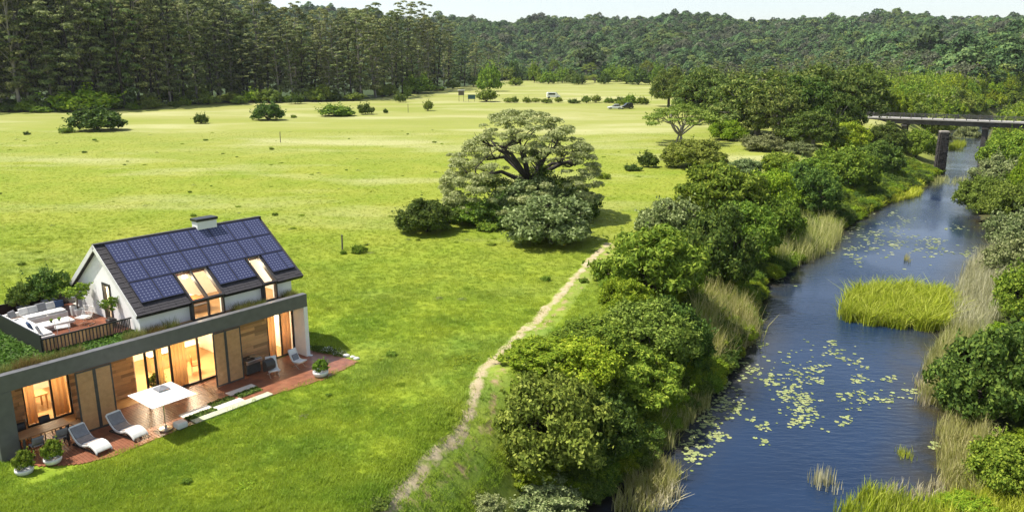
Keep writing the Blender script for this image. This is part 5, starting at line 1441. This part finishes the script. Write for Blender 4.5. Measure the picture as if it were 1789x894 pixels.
x = TX0; k = 0
while x < TX1-.03:
    q = bpy.data.objects.new('slat', sm2 if (k % 2 and x < -9.3) else sm); q.location = (x, TY0-.03, ZT+.07); link(q, rail); x += .075; k += 1
# planter grasses along the beam
def roof_grass(x0, x1, h, seed, m):
    rng = np.random.default_rng(seed); n = int((x1-x0)*700)
    q = np.stack([rng.uniform(x0, x1, n), rng.uniform(.42, .98, n), np.full(n, ZT)], 1)
    a = rng.uniform(0, 6.28, n); hh = h*rng.uniform(.4, 1.15, n); d = np.stack([np.cos(a), np.sin(a), np.zeros(n)], 1)
    sd = np.stack([-np.sin(a), np.cos(a), np.zeros(n)], 1)*.012; up = np.array([0, 0, 1.])
    t = q + d*(hh*rng.uniform(.1, .8, n))[:, None] + up*hh[:, None]*.85
    o = link(bpy.data.objects.new('planter_grass', quads_mesh('planter_grass', np.stack([q-sd, q+sd, t], 1), m)), house); o['kind'] = 'stuff'
lf_fount = leaf_mat('fountain_grass', [(.09, .12, .025), (.18, .19, .05), (.30, .26, .09)])
lf_fount2 = leaf_mat('fountain_grass_russet', [(.12, .09, .03), (.22, .15, .05), (.16, .18, .04)])
for i, (a, b, h_) in enumerate([(-14.6, -14.0, .55), (-13.9, -12.9, .6), (-12.85, -11.2, .5), (-9.4, -8.5, .55), (-8.4, -7.6, .5), (-7.5, -6.9, .6), (-3.9, -2.9, .5), (-2.8, -2.2, .42), (-.95, -.15, .5)]):
    roof_grass(a, b, h_, 100+i, lf_fount2 if i in (1, 4) else lf_fount)

# lamps inside
def pendant(x, y, z, e, lab, r_=.16):
    o = empty('pendant_lamp', hw(x, y, z), HY, label=lab, cat='lamp')
    MB().lathe([(.02, .0), (r_*.6, -.02), (r_, -.16), (r_*.9, -.17)], 16, (0, 0, 0)).build('lamp_shade', m_lamp, o)
    MB().tube([(0, 0, 0), (0, 0, .26)], .012, 6).build('cord', m_black, o)
    l = bpy.data.lights.new('bulb', 'POINT'); l.energy = e*1.35; l.color = (1.0, .82, .56); l.shadow_soft_size = .18
    lo = bpy.data.objects.new('bulb', l); lo.location = (0, 0, -.3); link(lo, o)
pendant(-12.3, 4.2, 2.55, 190, 'warm pendant lamp in the room behind the dining table window')
pendant(-7.2, 3.6, 2.55, 200, 'warm pendant lamp in the left half of the glazed living room')
pendant(-5.2, 3.4, 2.55, 220, 'warm pendant lamp over the kitchen side of the living room')
pendant(-1.3, 3.2, 2.55, 170, 'warm pendant lamp in the right ground-floor room')
pendant(-5.1, 3.0, 5.2, 120, 'warm pendant lamp in the loft behind the double roof window')
pendant(-1.5, 3.0, 5.2, 90, 'warm pendant lamp in the loft behind the single roof window')
pendant(-7.7, 4.2, 5.3, 60, 'warm pendant lamp in the loft behind the gable door')
# curtains
def curtain(x0, x1, y, z0, z1, lab):
    n = max(8, int((x1-x0)/.035)); rows_ = []
    for z in (z0, (z0+z1)/2, z1): rows_.append([(x0+(x1-x0)*k/n, y + .05*math.sin(k*1.15) + .015*math.sin(k*.37), z) for k in range(n+1)])
    mb = MB().sheet(rows_); o = mb.build('curtain', m_curtain, None, smooth=True); o.location = HO; o.rotation_euler = (0, 0, HY)
    tag(o, lab, 'curtain'); s_ = o.modifiers.new('thickness', 'SOLIDIFY'); s_.thickness = .008
for a in [(-13.1, -12.62, 2.72, .07, 2.75, 'left curtain of the window behind the dining table'), (-11.95, -11.3, 2.72, .07, 2.75, 'right curtain of the window behind the dining table'), (-7.82, -7.42, 1.50, .07, 2.8, 'narrow curtain at the left of the living room glazing'), (-7.0, -6.25, 1.50, .07, 2.8, 'wide curtain in the middle of the living room glazing'),
          (-1.88, -1.32, 1.24, .07, 2.8, 'left curtain of the right ground-floor window'), (-.92, -.3, 1.24, .07, 2.8, 'right curtain of the right ground-floor window')]: curtain(*a)

# ------------------------------------------------------------------ deck
DP = [(-14.75, -.35), (-14.2, -1.5), (-13.1, -2.6), (-12.0, -3.0), (-9.6, -2.85), (-8.6, -2.8), (-4.4, -2.85), (-1.6, -3.25), (1.05, -2.75), (.75, -.6), (.45, .9), (.02, .92), (.02, -.0), (-.25, .98), (-1.9, .98), (-4.7, .98), (-4.72, 1.24), (-8.46, 1.24), (-8.46, 2.33), (-14.27, 2.33), (-14.27, -.0), (-14.75, -.0)]
dpoly = np.array(DP)
def spans(axis_, v, lo, hi, step=.02):
    t = np.arange(lo, hi, step)
    ins_ = inside(t, np.full_like(t, v), dpoly) if axis_ == 'x' else inside(np.full_like(t, v), t, dpoly)
    out = []; st = None
    for i, b in enumerate(ins_):
        if b and st is None: st = t[i]
        if (not b or i == len(t)-1) and st is not None:
            if t[i]-st > .15: out.append((st, t[i]))
            st = None
    return out
deck = empty('timber_deck', hw(0, 0, 0), HY, label='red-brown timber deck along the front of the house', cat='deck')
def keep_out(x): return -8.45 < x < -4.15
mbs = MB(); x = -14.75
while x < -4.6:
    for a, b in spans('y', x+.06, -3.6, 2.6):
        mbs.box((x, a, -.06), (x+.118, b, .04 + .004*rgb.random())) 
    x += .13
mbs.build('planks', m_deck, deck, kind='stuff')
mbs = MB(); y = -3.4
while y < 1.2:
    for a, b in spans('x', y+.06, -4.58, 1.3): mbs.box((a, y, -.06), (b, y+.118, .04 + .004*rgb.random()))
    y += .13
mbs.build('planks', m_deck, deck, kind='stuff')
MB().prism([(px*.995-.04, py*.96+.0) for px, py in DP], 'z', -.4, -.062).build('frame', m_bark_dark, deck)

def fur(name, lab, cat, x, y, z, rz=0.0, group=None):
    return empty(name, hw(x, y, z), HY+rz, label=lab, cat=cat, group=group)
ZD = .046
# paving strips with ground cover between them
def slab(x0, x1, y0, y1, lab, m):
    o = fur('paving_slab', lab, 'slab', (x0+x1)/2, (y0+y1)/2, ZD)
    MB().box(((x0-x1)/2, (y0-y1)/2, -.02), ((x1-x0)/2, (y1-y0)/2, .035)).build('top', m, o, bevel=.012)
    MB().box(((x0-x1)/2+.05, (y0-y1)/2+.05, -.04), ((x1-x0)/2-.05, (y1-y0)/2-.05, -.021)).build('bed', m_grey, o)
slab(-8.42, -7.0, -1.95, -1.50, 'white paving slab nearest the parasol', m_slab)
slab(-5.75, -4.30, -1.42, -.95, 'white paving slab nearest the right screens', m_slab)
slab(-7.0, -5.6, -2.40, -1.96, 'white paving slab in the middle of the paving strips', m_slab)
slab(-8.35, -4.35, -2.86, -2.42, 'long weathered paving slab along the lawn edge', m_slabold)
def cover(x0, x1, y0, y1, lab, seed):
    rng = np.random.default_rng(seed); n = int((x1-x0)*(y1-y0)*1100)
    p = np.stack([rng.uniform(x0, x1, n), rng.uniform(y0, y1, n), ZD + rng.random(n)*.07], 1)
    o = bpy.data.objects.new('ground_cover', quads_mesh('ground_cover', leaf_quads(rng, p, rng.normal(size=p.shape)*.6 + [0, 0, 1], .11, .07), lf_dark)); o.location = HO; o.rotation_euler = (0, 0, HY); link(o); tag(o, lab, 'ground cover', kind='stuff')
cover(-6.95, -5.78, -1.94, -1.42, 'dark green ground cover between the upper paving slabs', 1); cover(-8.4, -7.02, -2.41, -1.97, 'dark green ground cover below the paving slab nearest the parasol', 2); cover(-5.58, -4.35, -2.0, -1.44, 'dark green ground cover below the paving slab nearest the screens', 3)

# sun loungers
def lounger(lab, x, y, rz):
    o = fur('sun_lounger', lab, 'sun lounger', x, y, ZD, rz, 'sun loungers on the deck'); o.scale = (.88, .88, .88)
    prof = [(1.05, .86), (.92, .70), (.72, .48), (.45, .30), (.15, .26), (-.2, .33), (-.5, .42), (-.75, .40), (-1.0, .28), (-1.12, .16)]   # y, z from head to foot
    def smooth(pr, n=5):
        v = [Vector((a, b, 0)) for a, b in pr]; return [(q.x, q.y) for q in dense(v, .06)]
    pf = smooth(prof)
    fr = MB()
    for s_ in (-1, 1):
        rows_ = [[(s_*.36-.03, a, b-.06), (s_*.36+.03, a, b-.06), (s_*.36+.03, a, b+.02), (s_*.36-.03, a, b+.02), (s_*.36-.03, a, b-.06)] for a, b in pf]
        fr.sheet(rows_)
    fr.build('frame', m_whiteplastic, o)
    def pad(i0, i1, m, nm, lift=.02, th=.05, w=.33):
        seg = pf[int(i0*(len(pf)-1)):int(i1*(len(pf)-1))+1]
        rows_ = [[(-w, a, b+lift), (w, a, b+lift), (w, a, b+lift+th), (-w, a, b+lift+th), (-w, a, b+lift)] for a, b in seg]
        MB().sheet(rows_).add([rows_[0][k] for k in range(4)], [(0, 1, 2, 3)]).add([rows_[-1][k] for k in range(4)], [(0, 1, 2, 3)]).build(nm, m, o)
    pad(0, .07, m_whitefab, 'pad_head'); pad(.07, .28, m_greyfab, 'pillow', .02, .09); pad(.28, .46, m_taupe, 'pad'); pad(.46, .58, m_slatefab, 'pad'); pad(.58, .70, m_taupe, 'pad'); pad(.70, 1.0, m_whitefab, 'pad_foot')
    for s_ in (-1, 1):
        MB().bar((s_*.30, 1.0, .03), (s_*.30, -.75, .10), .05, .06).build('runner', m_bark_dark, o)
        MB().bar((s_*.30, .55, .05), (s_*.34, .90, .62), .04).build('leg', m_bark_dark, o); MB().bar((s_*.30, -.62, .03), (s_*.34, -.55, .40), .04).build('leg', m_bark_dark, o)
    MB().bar((-.3, .95, .05), (.3, .95, .05), .05).build('stretcher', m_bark_dark, o)
m_taupe = mat('taupe_fabric', (.33, .27, .23), (.24, .20, .18), rough=.95); m_slatefab = mat('slate_fabric', (.10, .11, .14), (.14, .14, .16), rough=.95)
lounger('wavy white sun lounger nearest the round planters', -12.25, -1.55, .12)
lounger('wavy white sun lounger next to the parasol', -10.72, -1.5, .12)

# parasol
def parasol():
    o = fur('parasol', 'square white parasol with small grey vent cap on the deck', 'parasol', -9.45, -2.35, ZD)
    MB().lathe([(.28, 0), (.28, .05), (.06, .08), (.05, .22)], 20).build('base', m_steel, o, smooth=False)
    MB().tube([(0, 0, .05), (0, 0, 2.02)], .022, 10).build('pole', m_steel, o)
    hx, hy, z0, z1 = .98, 1.08, 1.62, 1.97; c = MB(); t = .24
    rim = [(-hx, -hy, z0), (hx, -hy, z0), (hx, hy, z0), (-hx, hy, z0)]; top = [(-hx*t, -hy*t, z1-.08), (hx*t, -hy*t, z1-.08), (hx*t, hy*t, z1-.08), (-hx*t, hy*t, z1-.08)]
    for i in range(4):
        j = (i+1) % 4; a, b, cc_, d_ = [Vector(v) for v in (rim[i], rim[j], top[j], top[i])]
        mid = (a+b)/2*1.0; mid.z -= .0; rows_ = []
        for k in range(6):
            v = k/5; l, r2 = a.lerp(d_, v), b.lerp(cc_, v); sag = -.05*math.sin(PI*v)
            rows_.append([(l.lerp(r2, u/6).x, l.lerp(r2, u/6).y, l.lerp(r2, u/6).z + sag*math.sin(PI*u/6)) for u in range(7)])
        c.sheet(rows_)
    cn = c.build('canopy', m_whitefab, o); sm_ = cn.modifiers.new('thickness', 'SOLIDIFY'); sm_.thickness = .006
    v = MB(); s_ = .27
    v.add([(-hx*s_, -hy*s_, z1-.05), (hx*s_, -hy*s_, z1-.05), (hx*s_, hy*s_, z1-.05), (-hx*s_, hy*s_, z1-.05), (0, 0, z1+.10)], [(0, 1, 4), (1, 2, 4), (2, 3, 4), (3, 0, 4), (0, 3, 2, 1)])
    v.build('vent_cap', m_greyfab, o)
    for r_ in rim: MB().bar((0, 0, z1-.1), (r_[0]*.97, r_[1]*.97, z0-.03), .02).build('rib', m_steel, o)
parasol()
o = fur('pouf', 'white square stool at the lawn edge beside the parasol', 'stool', -9.0, -2.78, ZD)
MB().box((-.24, -.24, .06), (.24, .24, .34)).build('seat', m_whiteplastic, o, bevel=.07); MB().lathe([(.17, 0), (.17, .06)], 14).build('base', m_grey, o)

# potted plants
def potted(lab, x, y, z, r_, pk, w, h, m=None, sh='bowl'):
    o = fur('potted_plant', lab, 'potted plant', x, y, z)
    if sh == 'bowl': MB().lathe([(.55*r_, 0), (.85*r_, .10*r_), (1.0*r_, .45*r_), (.96*r_, .70*r_), (.86*r_, .70*r_), (.84*r_, .60*r_), (.0, .60*r_)], 24).build('pot', m or m_whiteplastic, o, smooth=True); zt = .55*r_
    else: MB().prism([(-r_*.8, 0), (r_*.8, 0), (r_, 1.6*r_), (-r_, 1.6*r_)], 'y', -r_*.9, r_*.9).build('pot', m or m_whiteplastic, o, bevel=.02); zt = 1.5*r_
    pr = POT[pk]
    for nm in ('trunk', 'crown'):
        q = link(bpy.data.objects.new('stem' if nm == 'trunk' else 'foliage', pr[nm]), o); q.location = (0, 0, zt); q.scale = (w/pr['w'], w/pr['w'], h/pr['h'])
POT = {'ball': make_proto(61, blob_lobes(61, .45, .45, .75, 26, .16, irr=.2), 2600, .07, lf_mid, m_bark, trunk_r=.03, shell=.5, fork=(0, 0, .2)),
       'tree': make_proto(62, [((0, 0, .95), (.28, .28, .25))] + [((.32*math.cos(a), .32*math.sin(a), .9 + .25*math.sin(a*2.3)), (.2, .2, .16)) for a in np.linspace(0, 6, 10)], 1300, .075, lf_mid, m_bark, fork=(0, 0, .6), trunk_r=.03, shell=.4),
       'bush': make_proto(63, blob_lobes(63, .9, .8, 1.25, 26, .34, irr=.45), 4200, .085, lf_dark, m_bark, trunk_r=.04, shell=.4, clump=.25)}
potted('round boxwood in a white bowl at the grey corner column', -14.75, -1.55, ZD-.06, .34, 'ball', .70, .78)
potted('round boxwood in a white bowl next to the first lounger', -13.75, -1.65, ZD, .34, 'ball', .72, .80)
potted('round boxwood in a white bowl on the right end of the deck', -1.45, -2.75, ZD, .40, 'ball', .74, .66)
potted('silvery bush in a dark tub behind the living room glass', -7.55, 2.1, .052, .24, 'ball', .75, .70, m_dark)
potted('small tree in a pot beside the gable door, railing side', -8.75, 3.35, ZT+.06, .2, 'tree', .75, 1.05, m_dark, 'box')
potted('leafy tree in a white planter against the gable wall', -9.05, 6.1, ZT+.06, .22, 'tree', 1.15, 1.25, None, 'box')
potted('large dark leafy bush in the far corner of the roof terrace', -9.6, 8.1, ZT+.06, .34, 'bush', 2.1, 1.6, m_dark, 'box')
potted('bushy olive plant left of the large dark terrace bush', -10.7, 8.35, ZT+.06, .28, 'bush', 1.4, 1.2, m_dark, 'box')

# dining group on the deck
def dining():
    cx, cy = -13.35, .25
    o = fur('dining_table', 'long wooden dining table on the deck behind the corner column', 'table', cx, cy, ZD, 0)
    for k in range(4): MB().box((-.95, -.42+k*.21, .70), (.95, -.42+k*.21+.20, .745)).build('plank', m_table, o)
    for x in (-.82, .82):
        MB().box((x-.04, -.38, 0), (x+.04, -.30, .698)).build('leg', m_rail, o); MB().box((x-.04, .30, 0), (x+.04, .38, .698)).build('leg', m_rail, o)
        MB().box((x-.04, -.299, .01), (x+.04, .299, .06)).build('foot_bar', m_rail, o)
    def chair(lab, x, y, rz, m):
        c = fur('dining_chair', lab, 'chair', x, y, ZD, rz, 'chairs around the deck dining table')
        MB().box((-.22, -.21, .42), (.22, .21, .46)).build('seat', m, c, bevel=.012)
        rows_ = [[(-.22+.44*u/4, .20+.03*math.sin(PI*u/4)+.10*v/3, .50+.36*v/3) for u in range(5)] for v in range(4)]
        b_ = MB().sheet(rows_).build('backrest', m, c, smooth=True); s2 = b_.modifiers.new('thickness', 'SOLIDIFY'); s2.thickness = .025
        for s_ in (-1, 1):
            MB().bar((s_*.2, -.19, .42), (s_*.22, -.23, 0), .03).build('leg', m_black, c); MB().bar((s_*.2, .20, .55), (s_*.22, .24, 0), .03).build('leg', m_black, c)
    chair('dark dining chair at the wall side of the table, left', -13.85, .95, 0, m_black); chair('dark dining chair at the wall side of the table, right', -12.9, .95, 0, m_black)
    chair('dark dining chair on the lawn side of the table, left', -13.85, -.42, PI, m_greyfab); chair('dark dining chair on the lawn side of the table, right', -12.95, -.42, PI, m_greyfab)
    chair('wooden chair pulled out at the right end of the table', -11.98, .42, -PI/2+.3, m_table)
dining()
# white lounge chairs with grey cushions on the right of the deck
def lounge_chair(lab, x, y, rz):
    o = fur('lounge_chair', lab, 'chair', x, y, ZD, rz)
    prof = [(.42, .92), (.34, .72), (.24, .50), (.12, .34), (-.1, .31), (-.42, .36)]
    rows_ = [[(-.27+.54*u/4, a, b) for u in range(5)] for a, b in prof]
    s_ = MB().sheet(rows_).build('seat', m_whitefab, o, smooth=True); md = s_.modifiers.new('thickness', 'SOLIDIFY'); md.thickness = .06
    for q in (-1, 1):
        MB().tube([(q*.24, -.34, .30), (q*.22, .22, .01), (q*.22, .32, .012)], .014, 6).build('leg', m_steel, o); MB().tube([(q*.24, .20, .42), (q*.22, -.28, .012), (q*.22, -.38, .012)], .014, 6).build('leg', m_steel, o)
    c = fur('cushion', 'grey cushion on the ' + lab, 'cushion', x, y, ZD, rz)
    M_ = Matrix.Translation((0, .15, .53)) @ Matrix.Rotation(-.42, 4, 'X')
    MB().box((-.19, -.05, -.16), (.19, .05, .16), M_).build('cover', m_greyfab, c, bevel=.045); MB().box((-.185, -.006, -.155), (.185, .006, .155), M_ @ Matrix.Scale(1.04, 4)).build('piping', m_black, c)
lounge_chair('white lounge chair in front of the barbecue', -2.95, -.85, -.35)
lounge_chair('white lounge chair nearest the right end window', -1.45, -.85, .15)
# barbecue
def grill():
    o = fur('barbecue', 'dark gas barbecue with steel front panel against the wooden wall', 'barbecue', -3.45, .38, ZD, .05)
    MB().box((-.42, -.28, .06), (.42, .28, .72)).build('cabinet', m_rail, o, bevel=.02)
    MB().prism([(-.30, .80), (.30, .80), (.30, .98), (.20, 1.12), (.02, 1.18), (-.18, 1.12), (-.30, .95)], 'x', -.44, .10).build('lid', m_dark, o, bevel=.02)
    MB().box((-.45, -.32, .721), (.45, .30, .80)).build('firebox', m_dark, o); MB().box((-.46, -.40, .62), (.46, -.322, .79)).build('control_panel', m_steel, o, bevel=.01)
    for k in range(4): MB().lathe([(.03, 0), (.03, .03)], 10).build('knob', m_black, o); o.children[-1].location = (-.3+.2*k, -.401, .70); o.children[-1].rotation_euler = (PI/2, 0, 0)
    MB().box((.11, -.30, .801), (.46, .28, .84)).build('side_shelf', m_steel, o); MB().bar((-.40, -.36, .98), (.06, -.36, .98), .025).build('handle', m_steel, o)
    for x in (-.36, .36): MB().lathe([(.05, -.03), (.05, .03)], 10).build('wheel', m_tyre, o); o.children[-1].location = (x, -.2, .05); o.children[-1].rotation_euler = (0, PI/2, 0)
grill()
# inside: kitchen counter, orange chairs, table
o = fur('kitchen_counter', 'warm wooden kitchen counter seen through the glass', 'counter', -5.2, 4.6, .052)
MB().box((-1.5, -.3, 0), (1.2, .3, .86)).build('cabinet', m_floor, o); MB().box((-1.55, -.35, .861), (1.25, .35, .90)).build('worktop', m_whiteplastic, o); MB().tube([(.4, 0, .9), (.4, 0, 1.2), (.4, -.08, 1.26), (.4, -.18, 1.2)], .02, 8).build('tap', m_black, o)
def inchair(lab, x, y, rz):
    c = fur('shell_chair', lab, 'chair', x, y, .052, rz, 'orange chairs in the living room')
    MB().box((-.24, -.24, .43), (.24, .24, .48)).build('seat', m_orange, c, bevel=.02); MB().box((-.24, .19, .49), (.24, .24, .92)).build('backrest', m_orange, c, bevel=.02)
    for a in (-1, 1):
        for b in (-1, 1): MB().bar((a*.16, b*.16, .43), (a*.22, b*.22, 0), .025).build('leg', m_steel, c)
inchair('orange chair behind the right pane of the living room glass', -5.2, 2.6, 1.2); inchair('orange chair behind the wide pane of the living room glass', -6.0, 2.5, -.6)
o = fur('indoor_table', 'wooden table inside the window behind the deck dining table', 'table', -12.4, 4.3, .052)
MB().box((-.7, -.4, .70), (.7, .4, .75)).build('top', m_floor, o)
for a in (-1, 1):
    for b in (-1, 1): MB().box((a*.62-.03, b*.33-.03, 0), (a*.62+.03, b*.33+.03, .70)).build('leg', m_floor, o)
o = fur('bed', 'bed with orange cover in the loft behind the double roof window', 'bed', -5.0, 3.2, ZT+.01)
MB().box((-.7, -1, 0), (.7, 1, .30)).build('frame', m_floor, o); MB().box((-.66, -.96, .301), (.66, .96, .5)).build('mattress', m_whitefab, o, bevel=.05); MB().box((-.68, -.98, .42), (.68, .3, .53)).build('cover', m_orange, o, bevel=.03)

# ------------------------------------------------------------------ roof terrace furniture
ZF = ZT+.062
sofa = fur('corner_sofa', 'white L-shaped corner sofa on the roof terrace', 'sofa', 0, 0, ZF)
MB().box((-12.15, 3.0, .06), (-11.35, 6.9, .36)).build('base', m_whitefab, sofa, bevel=.04); MB().box((-11.345, 6.1, .06), (-9.55, 6.9, .36)).build('base', m_whitefab, sofa, bevel=.04)
MB().box((-12.18, 2.98, .362), (-12.0, 7.1, .60)).build('backrest', m_whitefab, sofa, bevel=.04); MB().box((-11.995, 6.92, .362), (-9.5, 7.1, .60)).build('backrest', m_whitefab, sofa, bevel=.04)
for a, b, c_, d_ in ((-12.1, 3.1, -11.4, 4.2), (-12.1, 4.22, -11.4, 5.4), (-12.1, 5.42, -11.4, 6.1)): MB().box((a+.12, b, .361), (c_, d_, .46)).build('seat_cushion', m_whitefab, sofa, bevel=.04)
for a, c_ in ((-11.38, -10.5), (-10.48, -9.6)): MB().box((a, 6.15, .361), (c_, 6.9, .46)).build('seat_cushion', m_whitefab, sofa, bevel=.04)
def cushion(lab, x, y, z, rz, m, s_=.42, tilt=-.35):
    o = fur('sofa_cushion', lab, 'cushion', x, y, z, rz); M_ = Matrix.Rotation(tilt, 4, 'X')
    MB().box((-s_/2, -.06, 0), (s_/2, .06, s_*.8), M_).build('cover', m, o, bevel=.05)
    MB().box((-s_/2*1.02, -.006, -.01), (s_/2*1.02, .006, s_*.82), M_).build('piping', m, o)
cushion('grey cushion in the corner of the terrace sofa', -11.75, 6.65, ZF+.47, .6, m_greyfab)
cushion('light cushion on the terrace sofa next to the corner', -11.25, 6.75, ZF+.47, .1, m_whitefab)
cushion('mid-grey cushion in the middle of the terrace sofa back', -10.85, 6.75, ZF+.47, -.1, m_lgrey)
cushion('dark grey cushion right of the sofa middle', -10.45, 6.78, ZF+.47, .1, m_greyfab, .48)
cushion('pale cushion near the right end of the terrace sofa', -10.05, 6.78, ZF+.47, 0, m_lgrey)
cushion('navy cushion at the right end of the terrace sofa', -9.68, 6.76, ZF+.47, -.2, m_blue)
cushion('navy cushion at the left arm of the terrace sofa', -11.85, 4.3, ZF+.47, 1.5, m_blue)
cushion('silver grey cushion at the near end of the terrace sofa', -11.8, 3.5, ZF+.47, 1.4, m_lgrey, .5)
o = fur('coffee_table', 'low white coffee table on the roof terrace', 'table', -10.6, 5.0, ZF)
MB().box((-.75, -.4, .20), (.75, .4, .32)).build('top', m_whiteplastic, o, bevel=.015); MB().box((-.55, -.25, 0), (.55, .25, .199)).build('plinth', m_lgrey, o)
for x in (-.15, .2):
    v = fur('succulent', 'tiny green plant in a cup on the coffee table, ' + ('left' if x < 0 else 'right'), 'plant', -10.6+x, 5.0, ZF+.322)
    MB().lathe([(.04, 0), (.055, .08), (.045, .08), (.0, .07)], 12).build('cup', m_black, v); MB().ball((0, 0, .12), (.08, .08, .07), 3, .3).build('leaves', lf_mid, v)
def wire_chair(lab, x, y, rz):
    o = fur('wire_chair', lab, 'chair', x, y, ZF, rz)
    prof = [(.40, .80), (.30, .55), (.18, .36), (-.05, .33), (-.36, .38)]
    for i in range(13):
        xx_ = -.30+.05*i; k = 1 - .25*abs(xx_/.3)**3
        MB().tube([(xx_, a*k + (.0), b) for a, b in prof], .007, 5).build('wire', m_whiteplastic, o)
    rm = MB(); rm.tube([(-.30, a*.75, b) for a, b in prof] , .013, 6).tube([(.30, a*.75, b) for a, b in prof], .013, 6)
    for a, b in prof: rm.tube([(-.3, a*.75, b), (-.15, a*.97, b), (0, a, b), (.15, a*.97, b), (.3, a*.75, b)], .010, 6)
    rm.build('rim', m_whiteplastic, o)
    for s_ in (-1, 1): MB().tube([(s_*.24, -.28, .34), (s_*.26, -.32, 0), (s_*.26, .32, 0), (s_*.22, .2, .40)], .012, 6).build('leg', m_steel, o)
    MB().box((-.24, -.25, .35), (.24, .16, .40)).build('seat_pad', m_whitefab, o, bevel=.02)
wire_chair('white wire chair between the coffee table and the slatted railing', -10.75, 3.75, PI-.3)
wire_chair('white wire chair right of the coffee table by the gable', -9.45, 4.55, -1.2)
o = fur('lantern', 'white lantern standing at the end of the terrace sofa', 'lantern', -9.2, 6.35, ZF)
MB().prism([(-.11, 0), (.11, 0), (.14, .5), (-.14, .5)], 'y', -.12, .12).build('body', m_whiteplastic, o, bevel=.01); MB().box((-.10, -.09, .501), (.10, .09, .53)).build('lid', m_steel, o)

# ------------------------------------------------------------------ flower bed at the right end of the deck
rng = np.random.default_rng(95)
for i, (x, y, w, h_, lab) in enumerate([(.45, 1.15, .9, .45, 'dark flower clump in the bed at the house corner'), (.75, .35, .8, .38, 'dark leafy clump in the bed along the deck end'), (.95, -.35, .8, .36, 'white flowering clump in the middle of the deck-end bed'), (1.15, -1.05, .75, .3, 'white flowering clump near the pale stones')]):
    pr = make_proto(200+i, blob_lobes(70+i, .5, .5, .5, 14, .2, irr=.4), 1300, .055, lf_dark, m_bark, trunk_r=.02, fork=(0, 0, .1), blossom=0 if i == 1 else 160)
    plant('flower_clump', pr, lab, 'flowers', hw(x, y, -.05), w, h_, i*1.1)
m_pst = mat('pale_stone', (.62, .60, .56), (.5, .48, .45), rough=.8, bump=.15)
for i, (x, y, r_) in enumerate([(1.2, -1.55, .17), (1.3, -1.95, .13), (1.27, -2.3, .15)]):
    o = MB().ball((0, 0, 0), (r_*1.2, r_, r_*.7), 60+i, .08, 2).build('stone', m_pst, None, smooth=True); o.location = hw(x, y, .03)
    tag(o, ['largest pale stone beside the deck-end flowers', 'middle pale stone at the end of the flower bed', 'outermost pale stone at the tip of the deck'][i], 'stone')
